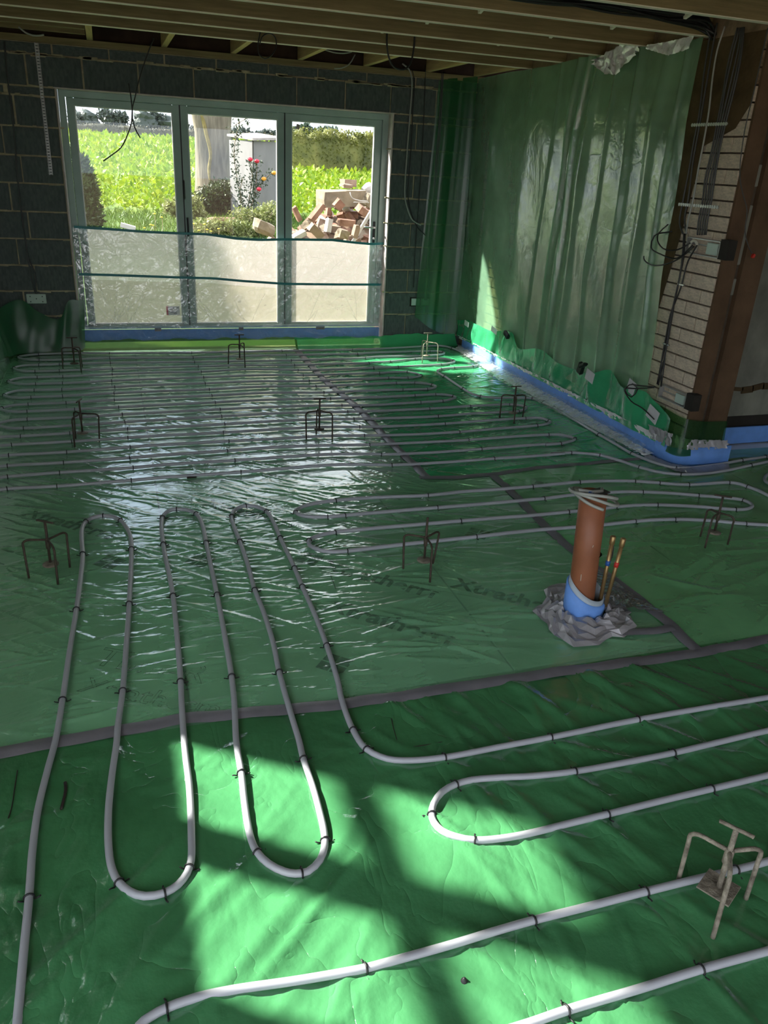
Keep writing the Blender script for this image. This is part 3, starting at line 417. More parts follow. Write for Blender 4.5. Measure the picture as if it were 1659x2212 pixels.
# ------------------------------------------------------------------ levelling tripods
TRI = [(-0.377, 7.089, 0.214, 0.294, [(-0.095, -0.001), (0.055, -0.143), (0.058, 0.034)], [(-0.081, -0.181), (0.044, -0.19), (0.09, -0.124)], 0), (1.023, 7.115, 0.201, 0.28, [(-0.104, -0.005), (0.024, -0.149), (0.055, 0.074)], [(-0.124, -0.102), (0.016, -0.187), (0.046, -0.039)], 0), (2.823, 7.087, 0.179, 0.261, [(-0.021, 0.092), (-0.086, -0.114), (0.082, -0.094)], [(-0.038, 0.065), (-0.056, -0.03), (0.096, -0.043)], 0), (-0.273, 5.187, 0.179, 0.263, [(-0.047, -0.141), (-0.046, 0.023), (0.099, -0.056)], [(-0.048, -0.1), (-0.041, 0.057), (0.112, -0.036)], 70), (1.253, 5.026, 0.18, 0.262, [(-0.106, -0.071), (0.066, -0.106), (-0.013, 0.031)], [(-0.102, -0.027), (0.069, -0.076), (-0.01, 0.029)], 0), (2.806, 5.183, 0.183, 0.253, [(-0.095, 0.025), (-0.05, -0.127), (0.098, 0.02)], [(-0.095, 0.03), (-0.011, -0.044), (0.087, -0.008)], 0), (-0.367, 3.359, 0.168, 0.254, [(-0.091, -0.028), (0.031, -0.112), (0.074, 0.037)], [(-0.103, 0.022), (0.032, -0.086), (0.074, 0.076)], -35), (1.275, 3.04, 0.166, 0.267, [(-0.095, 0.018), (-0.019, -0.133), (0.061, 0.036)], [(-0.088, 0.059), (-0.005, -0.092), (0.094, 0.054)], None), (2.899, 3.007, 0.161, 0.255, [(-0.04, 0.049), (-0.109, -0.075), (0.043, -0.066)], [(-0.022, 0.059), (-0.072, -0.039), (0.038, -0.071)], -35), (1.379, 1.121, 0.176, 0.251, [(-0.057, 0.078), (-0.084, -0.095), (0.081, -0.022)], [(-0.054, 0.083), (-0.045, -0.057), (0.09, -0.015)], -55)]
TL = ['rusty three-legged screed tripod in the far left corner of the floor', 'dark three-legged screed tripod in front of the middle door leaf', 'sunlit pale three-legged screed tripod in the far right corner',
      'dark three-legged screed tripod on the left of the back pipe rows', 'dark three-legged screed tripod in the middle of the back pipe rows', 'dark three-legged screed tripod near the foil edge at right',
      'dark three-legged screed tripod left of the first tall pipe loop', 'rusty three-legged screed tripod with a plain rod, near the printed lettering', 'rusty three-legged screed tripod at the right edge behind the drain pipe',
      'splashed three-legged screed tripod with square foot plate, nearest the camera']
for i, (x, y, zh, zt, feet, bends, hd) in enumerate(TRI):
    if i < 3: zh, zt = .18, .265; bends = None
    mt = M['rust_pale'] if i in (2, 9) else M['rust']; r = .0062 if i == 9 else .0052  # far right tripod gets the paler steel as painted sunlight
    t = thing('levelling_tripod', TL[i], 'tripod', (x, y, 0), 0, 'screed levelling tripods')
    MB().tube([(0, 0, .05), (0, 0, zt)], r*1.15, 8).build('rod', mt, t)
    MB().tube([(0, 0, zh-.045), (0, 0, zh-.04), (0, 0, zh+.004), (0, 0, zh+.006)], [r*1.3, r*1.9, r*1.9, r*1.4], 8).build('collar', mt, t)
    for k, (fx, fy) in enumerate(feet):
        bx, by = (fx*.93, fy*.93) if bends is None else (bends[k][0]*.75+fx*.25, bends[k][1]*.75+fy*.25)
        Lr = math.hypot(bx, by); c = .018/max(Lr, .05); zq = .004
        MB().tube(spline([(0, 0, zh), (bx*.5, by*.5, zh+.002), (bx*(1-c), by*(1-c), zh+.002), (bx*.995, by*.995, zh-.010), (bx+(fx-bx)*.15, by+(fy-by)*.15, zh-.035), (fx, fy, zq)], .04), r, 7).build('leg', mt, t)
    if hd is not None:
        a = math.radians(hd); c, s = math.cos(a)*.042, math.sin(a)*.042
        MB().tube([(-c, -s, zt), (-c*.9, -s*.9, zt+.001), (c*.9, s*.9, zt+.001), (c, s, zt)], r*.9, 7).build('handle', mt, t)
    if i == 9: MB().box((0, 0, .048), (.085, .085, .005), Matrix.Rotation(.5, 3, 'Z'), .001).build('foot_plate', mt, t)
    else: MB().lathe([(.004, .046), (.034, .046), (.035, .05), (.02, .053), (.007, .058)], n=16).build('foot_plate', M['rust_pale'] if i not in (0, 4) else mt, t)

# ------------------------------------------------------------------ drain pipe with its collar, coil and risers
BX, BY = 1.79, 2.50
LEAN = Vector((-.055, 0, 1)).normalized()
t = thing('drain_pipe', 'upright brown drain pipe standing through the floor in a blue foam collar', 'pipe', (BX, BY, 0))
b = MB(); n = 28; ro, ri = .055, .0505; H = .575
ring = []
for r_, z_ in ((ro, 0), (ro, .3), (ro, H), (ri, H), (ri, .1)):
    ring.append([(Vector((r_*math.cos(2*PI*k/n), r_*math.sin(2*PI*k/n), 0))+LEAN*z_) for k in range(n)])
b.add([p for q in ring for p in q], [(i*n+k, i*n+(k+1) % n, (i+1)*n+(k+1) % n, (i+1)*n+k) for i in range(4) for k in range(n)], True)
b.build('barrel', M['clay'], t)
MB().lathe([(.001, .3), (.05, .3)], n=16).build('dark_bore', M['groove'], t)
for a, z, l, ln in ((-2.35, .21, .0, .03), (-2.6, .13, .3, .014), (-1.75, .36, .2, .010)):
    P = [Vector((ro*1.01*math.cos(a+ .1*l*s), ro*1.01*math.sin(a+.1*l*s), 0))+LEAN*(z+s*ln*.5) for s in (-1, 0, 1)]
    MB().tube(P, .0018, 4).build('splash', M['scratch'], t)
def collar_ring(z, grow, tilt):
    P = []
    for k in range(40):
        a = 2*PI*k/40; rx = .072+grow; ry = .072+grow
        x = rx*math.cos(a); y = ry*math.sin(a)
        if x > 0: x *= 1.25
        P.append(Vector((x+.004, y-.004, z+tilt*(-x*.35+y*.45))))
    return P
cl = thing('foam_collar', 'blue foam collar wrapped around the foot of the brown drain pipe', 'collar', (BX, BY, 0))
rr = [collar_ring(.004, .006, 0), collar_ring(.06, .008, .2), collar_ring(.118, .009, 1), collar_ring(.121, .002, 1), collar_ring(.06, .001, .2)]
b = MB(); b.add([p for q in rr[:4] for p in q], [(i*40+k, i*40+(k+1) % 40, (i+1)*40+(k+1) % 40, (i+1)*40+k) for i in range(3) for k in range(40)], True); b.build('outer_foam', M['foam'], cl)
rr2 = [collar_ring(.05, .001, .2), collar_ring(.118, .001, 1), collar_ring(.150, -.001, 1.2), collar_ring(.148, -.004, 1.2), collar_ring(.05, -.004, .2)]
b = MB(); b.add([p for q in rr2 for p in q], [(i*40+k, i*40+(k+1) % 40, (i+1)*40+(k+1) % 40, (i+1)*40+k) for i in range(4) for k in range(40)], True); b.build('inner_lining', M['foam_in'], cl)
for (lab, dx, dy, h, lean, bm) in (('copper riser with a blue band, close against the brown drain pipe', .062, -.040, .375, (.02, 0), 'blue_tape'), ('copper riser with a red band, leaning away from the brown drain pipe', .082, -.050, .365, (.085, .0), 'red_tape')):
    t = thing('copper_pipe', lab, 'pipe', (BX+dx, BY+dy, 0))
    ax = lambda z: (lean[0]*z, lean[1]*z, z)
    MB().tube([ax(.06), ax(h)], .0085, 12).build('tube', M['copper'], t)
    MB().tube([ax(h-.025), ax(h-.02), ax(h+.012), ax(h+.016)], [.0085, .0115, .0120, .008], 12).build('end_cap', M['copper'], t)
    MB().tube([ax(h*.68), ax(h*.68+.022)], .0098, 12).build('colour_band', M[bm], t)
tag(MB().tube(spline([(BX+.075, BY-.02, .08), (BX+.088, BY-.01, .2), (BX+.10, BY-.015, .29), (BX+.088, BY-.02, .37)], .02), .004, 6).build('cable_tail', M['cable_dark']), 'thin dark cable rising between the two copper risers', 'cable')
co = thing('cable_coil', 'loose coil of grey flat cable looped over the top of the drain pipe', 'cable', (BX, BY, 0))
top = LEAN*H
P = []
for k in range(64):
    a = 2.4+k/63*2*PI*2.35; w = k/63
    rx = .094+.010*math.sin(k*.31); ry = .090+.006*math.sin(k*.5)
    P.append((top.x+rx*math.cos(a)+.006, top.y+ry*math.sin(a), top.z-.030+.026*math.cos(a+2.0+1.5*w)-.030*w+.03))
MB().tube([(top.x-.085, top.y-.02, top.z+.025), (top.x-.03, top.y-.03, top.z+.018), (top.x+.03, top.y-.01, top.z+.008), (top.x+.05, top.y+.02, top.z+.004)], .0075, 7).build('loose_end', M['cable_grey'], co)
MB().tube(spline(P, .02), .0068, 7).build('loops', M['cable_grey'], co)
b = MB()
for k in range(6): b.tube([(top.x-.045+.003*k, top.y-.034, top.z+.022), (top.x-.05+.006*k, top.y-.036, top.z+.002)], .0022, 4)
b.build('blue_tie', M['blue_tape'], co)
MB().box((top.x+.02, top.y-.005, top.z+.004), (.075, .055, .004), Matrix.Rotation(.3, 3, 'Z')).build('grey_flap', M['cable_dark'], co)
def crumple(cx, cy, R0, R1, n, seed, squash=1.0, hgt=.03):
    r = random.Random(seed); b = MB(); V = []; m = 9
    rad = [R1*(1+.14*math.sin(2.2*k/n*2*PI+seed)+.10*math.sin(5*k/n*2*PI)+r.uniform(-.06, .06)) for k in range(n)]
    for j in range(m):
        f = j/(m-1)
        for k in range(n):
            a = 2*PI*k/n; R_ = R0+(rad[k]-R0)*f
            z = .006+hgt*(1-f)**1.5*r.uniform(.5, 1.2)+(.026*r.random() if 0 < j < m-1 else .002)
            V.append((cx+R_*math.cos(a)*1.1, cy+R_*math.sin(a)*squash, z))
    return b.add(V, [(j*n+k, j*n+(k+1) % n, (j+1)*n+(k+1) % n, (j+1)*n+k) for j in range(m-1) for k in range(n)], False)
b = crumple(BX+.02, BY-.01, .08, .215, 34, 5); tag(b.build('foil_patch', M['foil_dark']), 'crumpled grey foil tape patch around the foot of the drain pipe', 'tape')
pts = [(BX+.06, BY+.02), (BX+.36, BY-.10), (BX+.325, BY+.09), (BX+.30, BY+.33), (BX+.10, BY+.12)]
V = []; F = []
for j in range(13):
    for i in range(13):
        u, v = i/12, j/12; p0 = np.array(pts[0]); A = np.array(pts[1]); B2 = np.array(pts[3]); Cc = np.array(pts[2])
        q = (1-u)*((1-v)*p0+v*A)+u*((1-v)*B2+v*Cc); V.append((q[0], q[1], .012+.014*random.random()*(1-.5*u)+.05*(1-u)*(1-v)*.6))
for j in range(12):
    for i in range(12): F.append((j*13+i, j*13+i+1, (j+1)*13+i+1, (j+1)*13+i))
tag(MB().add(V, F, True).build('clear_plastic_patch', film('smoky_film', (.22, .22, .23), (.62, .62, .64), .55, .12, bumps=[(ridged(12, (1, 1, 1), .3), .8, .02)], fmul=2.2)), 'smoky clear plastic patch to the right of the drain pipe foot', 'plastic sheet')
tape_strip([(BX+.02, BY-.16), (BX+.18, BY-.195), (BX+.33, BY-.20)], .05, 'short grey tape in front of the smoky patch by the drain pipe', .013)

# ------------------------------------------------------------------ far wall of concrete blocks
OX0, OX1, OZ0, OZ1 = -.335, 2.60, .05, 2.165
wf = struct('wall_far')
for x0, x1, z0, z1 in ((XL-.1, OX0, -.1, 2.5), (OX1, XR+.3, -.1, 2.5), (OX0, OX1, OZ1, 2.5), (OX0, OX1, -.3, OZ0-.06)):
    MB().bb(x0, x1, D+.012, D+.13, z0, z1).build('mortar_bed', M['mortar'], wf)
bme = [MB().box((0, 0, 0), (1, 1, 1), None, .012).mesh('concrete_block', M['block'])]
def block(x0, x1, z0, z1):
    w, h = x1-x0-.014, z1-z0-.014
    if w < .02 or h < .015: return
    part(bme[0], 'concrete_block', wf, ((x0+x1)/2+random.uniform(-.002, .002), D+.055+random.uniform(-.003, .003), (z0+z1)/2), (0, 0, random.uniform(-.004, .004)), (w, .11, h))
RZ = [-.1, .097, .317, .537, .757, .978, 1.20, 1.425, 1.64, 1.86, 2.09]
for r in range(len(RZ)-1):
    j = -.66 if r % 2 else -.775
    xs = [XL-.1, j, OX0]
    for a, c in zip(xs, xs[1:]): block(a, c, RZ[r], RZ[r+1])
    xs = [OX1, 2.835, 3.285, 3.6] if r % 2 else [OX1, 3.04, 3.49, 3.6]
    for a, c in zip(xs, xs[1:]): block(a, c, RZ[r], RZ[r+1])
for a, c in ((XL-.1, -.72), (-.70, OX0), (OX1, 2.77), (2.78, 3.21), (3.22, 3.6)): block(a, c, 2.09, 2.158)
xs = [XL-.1, -.537, -.109, .329, .784, 1.228, 1.679, 2.128, 2.562, 3.012, 3.45, 3.6]
for a, c in zip(xs, xs[1:]): block(a, c, 2.158, 2.39)
xs = [XL-.1, -.78, -.329, .107, .549, .977, 1.427, 1.87, 2.326, 2.799, 3.25, 3.6]
for a, c in zip(xs, xs[1:]): block(a, c, 2.39, 2.475)
b = MB()
for z in RZ[1:]+[2.158]:
    for x0, x1 in ((XL, OX0), (OX1, XR)):
        x = x0
        while x < x1:
            w = random.uniform(.03, .12)
            if random.random() < .5: b.box((x, D+.008, z+random.uniform(-.006, .006)), (w, .02, random.uniform(.008, .02)), Matrix.Rotation(random.uniform(-.1, .1), 3, 'Y'), .003)
            x += w
for k in range(60): b.box((random.uniform(-.9, 3.3), D+.006, 2.39+random.uniform(-.006, .006)), (random.uniform(.04, .14), .022, random.uniform(.012, .028)), None, .004)
o = b.build('mortar_snots', M['mortar'], wf); tag(o, kind='stuff')
MB().bb(XL-.1, 3.6, D-.02, D+.13, 2.475, 2.52).build('wall_plate', M['joist'], wf)
MB().bb(OX1-.012, OX1, D-.004, DF-.01, OZ0, OZ1).build('reveal_lining', M['reveal'], wf)
MB().bb(OX0, OX0+.012, D-.004, DF-.01, OZ0, OZ1).build('reveal_lining', M['reveal'], wf)
MB().bb(OX0-.01, OX1+.02, D-.008, DF, OZ1-.008, OZ1).build('lintel_edge', M['reveal'], wf)
for x0, x1 in ((XL-.4, OX0-.0), (OX1, 6.5)): MB().bb(x0, x1, D+.13, D+.30, -.3, 2.7).build('outer_leaf', M['rubble_brick'], wf)
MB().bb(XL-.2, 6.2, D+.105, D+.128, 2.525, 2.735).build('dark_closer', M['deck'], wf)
MB().bb(OX0, OX1, D+.14, D+.30, 2.165, 2.7).build('outer_leaf', M['rubble_brick'], wf)

# ------------------------------------------------------------------ glazed folding door
d1 = struct('door_1')
FX0, FX1, FZ0, FZ1 = -.322, 2.588, .17, 2.158
def rectframe(x0, x1, z0, z1, w, y0, y1, wb=None):
    wb = wb or w; b = MB()
    b.bb(x0, x0+w, y0, y1, z0, z1, .004); b.bb(x1-w, x1, y0, y1, z0, z1, .004); b.bb(x0+w, x1-w, y0, y1, z1-w, z1, .004); b.bb(x0+w, x1-w, y0, y1, z0, z0+wb, .004); return b
rectframe(FX0, FX1, FZ0, FZ1, .052, DF-.02, DF+.06, .03).build('outer_frame', M['frame'], d1)
GL = [(-.203, .601), (.728, 1.534), (1.662, 2.470)]
lx = [FX0+.054, .6645, 1.598, FX1-.054]
for k in range(3):
    g0, g1 = GL[k]; a, c = lx[k]+.004, lx[k+1]-.004
    z0, z1 = FZ0+.006, FZ1-.054
    lf = MB()
    lf.bb(a, g0, DF, DF+.055, z0, z1, .004); lf.bb(g1, c, DF, DF+.055, z0, z1, .004); lf.bb(g0, g1, DF, DF+.055, 2.048, z1, .004); lf.bb(g0, g1, DF, DF+.055, z0, .212, .004)
    leaf = lf.build('door_leaf', M['frame'], d1)
    rectframe(g0-.002, g1+.002, .21, 2.05, .011, DF+.006, DF+.04).build('glazing_bead', M['frame_white'], leaf)
    MB().bb(g0, g1, DF+.022, DF+.028, .212, 2.048).build('glass_pane', M['glass'], leaf)
for x in lx[1:3]: MB().bb(x-.0055, x+.0055, DF-.003, DF+.02, FZ0+.02, FZ1-.05).build('gasket_strip', M['gasket'], d1)
for x, z in ((.668, 1.42), (.690, 1.10)):
    MB().tube([(x, DF-.004, z+.075), (x, DF-.022, z+.068), (x, DF-.026, z), (x, DF-.022, z-.068), (x, DF-.004, z-.075)], .010, 8).build('pull_handle', M['gasket'], d1)
MB().bb(2.482, 2.506, DF-.012, DF+.002, 1.0, 1.20, .004).build('handle_plate', M['gasket'], d1)
MB().tube(spline([(2.494, DF-.005, 1.145), (2.494, DF-.05, 1.145), (2.47, DF-.056, 1.145), (2.38, DF-.056, 1.15)], .02), .009, 8).build('lever_handle', M['steel'], d1)
MB().tube([(2.494, DF-.014, 1.04), (2.494, DF-.032, 1.04)], .012, 10).build('lock_cylinder', M['steel'], d1)
for nm, x, z, w, h, rz in (('glass_label', 1.725, 2.0, .032, .042, .25),):
    o = MB().box((0, 0, 0), (w, .001, h)).build(nm, M['label_grey']); o.location = (x, DF+.020, z); o.rotation_euler[1] = rz; tag(o, 'small grey square sticker at the top corner of the right glass pane', 'label')
lb = thing('glass_label', 'white printed label with a red edge low on the left glass pane', 'label', (.515, DF+.0130, .335))
MB().box((0, 0, 0), (.125, .001, .085)).build('card', M['label'], lb)
MB().box((-.054, -.001, 0), (.017, .001, .085)).build('red_edge', M['label_red'], lb)
b = MB()
for k, (x, z, w) in enumerate(((-.015, .022, .045), (-.02, .010, .03), (.0, -.004, .07), (.005, -.018, .06), (.02, -.030, .03), (.045, .026, .02))): b.box((x, -.0012, z), (w, .001, .006))
b.build('printed_lines', M['print'], lb)
# protective film over the lower half of the door
fm = thing('door_film', 'milky protective plastic film across the lower half of the door', 'plastic sheet', (0, 0, 0))
def edge_z(xs, tab): return np.interp(xs, [p[0] for p in tab], [p[1] for p in tab])
B1 = [(-.30, 1.078), (0, 1.067), (.3, 1.052), (.612, 1.046), (.85, 1.045), (1.13, 1.012), (1.35, 1.005), (1.6, 1.016), (2.06, 1.020), (2.30, 1.0), (2.47, .99), (2.60, 1.0)]
B2 = [(-.30, .673), (0, .668), (.6, .652), (.9, .647), (1.17, .625), (1.6, .60), (2.1, .598), (2.60, .60)]
def film_panel(x0, x1, zb, ztab, y, name, mat, seed, nx=60, creases=14, amp=.005):
    nz = 40; xs = np.linspace(x0, x1, nx); zt = edge_z(xs, ztab); r = np.random.default_rng(seed)
    gx, gv = np.meshgrid(xs, np.linspace(0, 1, nz)); zz = zb+(zt-zb)*gv; yy = np.full_like(gx, y)
    for k in range(creases):
        cx, cz = r.uniform(x0, x1), r.uniform(zb, 1.0); a = r.uniform(-.9, .9)+(PI if r.random() < .5 else 0); ln = r.uniform(.1, .5); u = (gx-cx)*math.cos(a)+(zz-cz)*math.sin(a); v = -(gx-cx)*math.sin(a)+(zz-cz)*math.cos(a)
        yy -= amp*np.clip(1-(u/ln)**2, 0, 1)*np.exp(-(v/.010)**2)
    V = np.stack([gx, np.minimum(yy, y), zz], -1); o = bpy.data.objects.new(name, grid_mesh(name, V, nx, nz, mat)); link(o, fm); return o
for k, (g0, g1) in enumerate(GL):
    film_panel(g0+.010, g1-.010, .222, B1, DF+.019, 'milky_sheet', M['door_film'], 4+k, amp=.002)
    film_panel(g0+.011, g1-.011, .223, [(x, z-.055) for x, z in B2], DF+.0165, 'lower_milky_sheet', M['door_film2'], 40+k, amp=.002)
film_panel(-.315, 2.585, .17, B1, DF-.026, 'clear_sheet', M['clear_film'], 9, 260, 110, .012)
CR = random.Random(41); b = MB()
def crease(x, z, an, ln, w):
    y = DF-.030; c, s_ = math.cos(an), math.sin(an); A_, B_ = [], []
    for i in range(7):
        t_ = i/6; ww = w*math.sin(PI*min(.98, max(.02, t_)))+.0004; k = .012*math.sin(t_*5+x*9)*ln; px, pz = x+c*ln*t_-s_*k, z+s_*ln*t_+c*k
        A_.append((px-s_*ww, y-.003*math.sin(PI*t_), pz+c*ww)); B_.append((px+s_*ww, y-.001, pz-c*ww))
    b.ribbon(A_, B_)
for x in (-.05, .02, .05, .10, .95, 1.2, 1.85, 2.3):
    for _ in range(3): crease(x+CR.uniform(-.05, .05), .20+CR.uniform(0, .04), CR.uniform(.7, 2.6), CR.uniform(.08, .45), CR.uniform(.004, .009))
for _ in range(26): crease(CR.uniform(-.28, 2.4), CR.uniform(.2, .9), CR.choice([CR.uniform(-.35, .2), CR.uniform(.4, 1.1)]), CR.uniform(.06, .30), CR.uniform(.001, .0028))
for x in (.60, .70, 1.56, 1.64, 2.5):
    for _ in range(9): crease(x+CR.uniform(-.04, .04), CR.uniform(.25, .92), CR.uniform(.9, 1.5), CR.uniform(.08, .22), CR.uniform(.0012, .003))
tag(b.build('film_creases', film('white_crease', (.97, .97, .96), (.99, .99, .99), .22, .3, trans=.7), fm), kind='stuff')
for tab in (B1, B2):
    xs = np.linspace(-.30, 2.60, 60); z = edge_z(xs, tab); y = DF-.046
    b = MB(); b.ribbon([(x, y, q+.011) for x, q in zip(xs, z)], [(x, y, q-.011) for x, q in zip(xs, z)]); b.build('teal_tape_band', M['teal_tape'], fm)
# crumpled clear plastic drooping at the sill
def crinkle_strip(name, label, P0, P1, n, m, amp, mat, seed, zsag=0):
    r = random.Random(seed); V = []; P0 = [Vector(p) for p in P0]; P1 = [Vector(p) for p in P1]
    def lerp(P, f):
        q = f*(len(P)-1); i = min(int(q), len(P)-2); return P[i].lerp(P[i+1], q-i)
    for j in range(m):
        for i in range(n):
            a, c = lerp(P0, i/(n-1)), lerp(P1, i/(n-1)); p = a.lerp(c, j/(m-1)); k = amp*(1 if 0 < j < m-1 else .6)
            V.append(p+Vector((r.uniform(-k, k), r.uniform(-k, k), r.uniform(0, k))))
    o = MB().add(V, [(j*n+i, j*n+i+1, (j+1)*n+i+1, (j+1)*n+i) for j in range(m-1) for i in range(n-1)], True).build(name, mat); return tag(o, label, 'plastic sheet' if 'foil' not in name else 'foil')
crinkle_strip('clear_film', 'crinkled clear film lying along the door sill over the blue foam', [(-.34, DF-.055, .20), (2.62, DF-.055, .19)], [(-.36, D-.06, .015), (2.66, D-.06, .012)], 90, 8, .012, M['clear_film'], 2)
crinkle_strip('clear_film', 'crinkled clear film hanging beside the left door jamb', [(-.315, DF-.03, .98), (-.32, DF-.03, .2)], [(-.19, DF-.028, .95), (-.2, DF-.028, .2)], 26, 6, .008, M['clear_film'], 3)
crinkle_strip('clear_film', 'crinkled clear film hanging beside the right door jamb', [(2.49, DF-.03, .98), (2.49, DF-.03, .2)], [(2.60, DF-.05, .95), (2.61, DF-.06, .1)], 26, 6, .008, M['clear_film'], 6)
# blue foam along the sill
bz = MB(); bz.box((1.13, DF-.055, .115), (2.90, .02, .115), None, .004); tag(bz.build('foam_strip', M['foam']), 'long blue foam strip along the door sill', 'foam strip')
for x, z, sx in ((-.42, .085, .085), (.36, .172, .06), (1.15, .172, .045), (1.95, .172, .09)):
    yy = D-.004 if x < -.33 else DF-.072
    tag(MB().box((x, yy, z), (sx, .003, .05 if x < 0 else .03)).build('tape_piece', M['tape']), {-.42: 'grey tape patch on the wall left of the door sill', .36: 'grey tape patch on the sill foam under the left leaf', 1.15: 'grey tape patch on the sill foam under the middle leaf', 1.95: 'grey tape patch on the sill foam under the right leaf'}[x], 'tape')

# green upturned edges at the far wall
def upturn(x0, x1, y, h, label, mat, seed, bul=.05):
    n = int((x1-x0)/.03)+2; r = random.Random(seed); V = []; prof = [(0, -.115, .004), (.2, -.09, .022), (.5, -.055, .055), (.8, -.03, .085), (1, -.012, h)]
    ph = [r.uniform(0, 6) for _ in range(4)]
    for f, dy, z in prof:
        for i in range(n):
            x = x0+(x1-x0)*i/(n-1); w = .012*math.sin(x*13+ph[0])+.008*math.sin(x*29+ph[1])+.005*r.uniform(-1, 1)
            V.append((x, y+dy+w*(.3+f*.2)*(1 if f < 1 else .3), max(.003, z+w*.5*f)))
    return tag(MB().add(V, [(j*n+i, j*n+i+1, (j+1)*n+i+1, (j+1)*n+i) for j in range(4) for i in range(n-1)], True).build('membrane_upturn', mat), label, 'plastic sheet')
M['upturn_pale'] = film('pale_green_upturn', (.15, .33, .10), (.6, .85, .5), .7, .2, trans=.3, bumps=[(soft(20), .3, .006)], fmul=1.2)
upturn(-.92, 1.68, D-.02, .10, 'yellow-green upturned membrane edge below the left and middle door leaves', M['upturn_pale'], 1)
upturn(1.66, 2.62, D-.02, .10, 'deep green upturned membrane edge below the right door leaf', M['sheet_back'], 2)
upturn(2.60, 3.40, D-.006, .115, 'deep green upturned membrane edge at the foot of the block wall beside the corner', M['sheet_back'], 3)
# loose membrane lying up the wall in the left corner
def drape(name, label, top, bot, n, m, mat, bulge, seed, freq=18):
    """sheet between a top and a bottom polyline of (x,y,z), with bulging folds along its normal"""
    tp, bt = spline(top, .02), spline(bot, .02); r = random.Random(seed); ph = [r.uniform(0, 6) for _ in range(6)]
    def at(P, f):
        q = f*(len(P)-1); i = min(int(q), len(P)-2); return Vector(P[i]).lerp(Vector(P[i+1]), q-i)
    V = np.zeros((m, n, 3))
    for i in range(n):
        f = i/(n-1); a, c = at(tp, f), at(bt, f)
        t = (at(bt, min(1, f+.01))-at(bt, max(0, f-.01))); nr = Vector((-t.y, t.x, 0)); nr = nr.normalized() if nr.length else Vector((0, -1, 0))
        for j in range(m):
            g = j/(m-1); p = a.lerp(c, g)
            w = (math.sin(f*freq+ph[0]+g*1.2)+.6*math.sin(f*freq*2.3+ph[1]-g)+.35*math.sin(f*freq*4.7+ph[2]+2*g))*.5
            p = p+nr*(bulge*w*(.35+.65*math.sin(PI*min(1, g*1.1)))) ; V[j, i] = p
    o = bpy.data.objects.new(name, grid_mesh(name, V, n, m, mat)); link(o); return tag(o, label, 'plastic sheet')
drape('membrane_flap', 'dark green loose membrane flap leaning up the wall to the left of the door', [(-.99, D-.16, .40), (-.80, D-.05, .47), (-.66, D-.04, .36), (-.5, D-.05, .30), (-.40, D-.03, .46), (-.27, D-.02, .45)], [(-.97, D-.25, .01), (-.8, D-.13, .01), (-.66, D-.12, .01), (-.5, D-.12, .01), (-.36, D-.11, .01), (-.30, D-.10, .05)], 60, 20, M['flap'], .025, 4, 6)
drape('membrane_upturn', 'green upturned membrane edge along the left wall in the far corner', [(XL+.03, D-.1, .34), (XL+.03, 6.6, .26), (XL+.03, 5.2, .16), (XL+.03, 3.5, .15)], [(XL+.10, D-.1, .006), (XL+.09, 6.6, .006), (XL+.09, 5.2, .006), (XL+.09, 3.5, .006)], 120, 10, M['sheet_grey'], -.015, 8)

# ------------------------------------------------------------------ left wall with its sunny window
wl = struct('wall_left')
WY0, WY1, WZ0, WZ1 = 1.90, 2.93, .99, 2.08
for y0, y1, z0, z1 in ((-2.6, -2.4, -.1, 2.75), (-2.4, .9, -.1, .1), (-2.4, .9, 2.3, 2.75), (.9, WY0, -.1, 2.75), (WY1, 7.9, -.1, 2.75), (WY0, WY1, -.1, WZ0), (WY0, WY1, WZ1, 2.75)):  # gap behind the camera is an added opening that lets in fill light
    MB().bb(XL-.22, XL, y0, y1, z0, z1).build('wall_face', M['fill_white'], wl)
w1 = struct('window_1')
b = MB(); x0, x1 = XL-.10, XL-.04
b.bb(x0, x1, WY0, WY1, WZ0, WZ0+.05); b.bb(x0, x1, WY0, WY1, WZ1-.04, WZ1); b.bb(x0, x1, WY0, WY0+.05, WZ0, WZ1); b.bb(x0, x1, WY1-.04, WY1, WZ0, WZ1); b.build('window_frame', M['frame_white'], w1)
MB().bb(x0, x1, 2.345, 2.485, WZ0, WZ1).build('mullion', M['frame_white'], w1)
for a, c in ((WY0+.05, 2.345), (2.485, WY1-.04)):
    MB().bb(x0, x1, a, c, 1.50, 1.57).build('transom', M['frame_white'], w1)
    for z0, z1 in ((WZ0+.05, 1.50), (1.57, WZ1-.04)): MB().bb(XL-.073, XL-.067, a, c, z0, z1).build('glass_pane', M['glass'], w1)

# ------------------------------------------------------------------ right wall, pier and alcove
wr = struct('wall_right')
PY = 4.06
MB().bb(XR+.02, XR+.32, PY+.02, D+.1, -.1, 2.5).build('mortar_bed', M['dark_joint'], wr)
brk = MB().box((0, 0, 0), (1, 1, 1), None, .03).mesh('brick', M['brick_paint'])
brk2 = MB().box((0, 0, 0), (1, 1, 1), None, .03).mesh('brick', M['brick_brown'])
CH = .086; b = MB()
for r in range(29):
    z = .0+r*CH; y = PY
    L0 = [.105, .225][r % 2]; y0 = PY
    first = True
    while y0 < D:
        ln = (L0 if first else .228); first = False
        y1 = min(y0+ln, D)
        painted = z < 2.2
        if y0 < 4.62:
            part(brk if painted else brk2, 'brick', wr, (XR+.05+random.uniform(-.003, .003), (y0+y1)/2, z+CH/2), (random.uniform(-.006, .006), 0, random.uniform(-.01, .01)), (.10, y1-y0-.008, CH-.009))
        else: b.box((XR+.05+random.uniform(-.004, .004), (y0+y1)/2, z+CH/2), (.10, y1-y0-.010, CH-.011), None, .004)
        y0 = y1
tag(b.build('brickwork', M['brick_brown'], wr), kind='stuff')
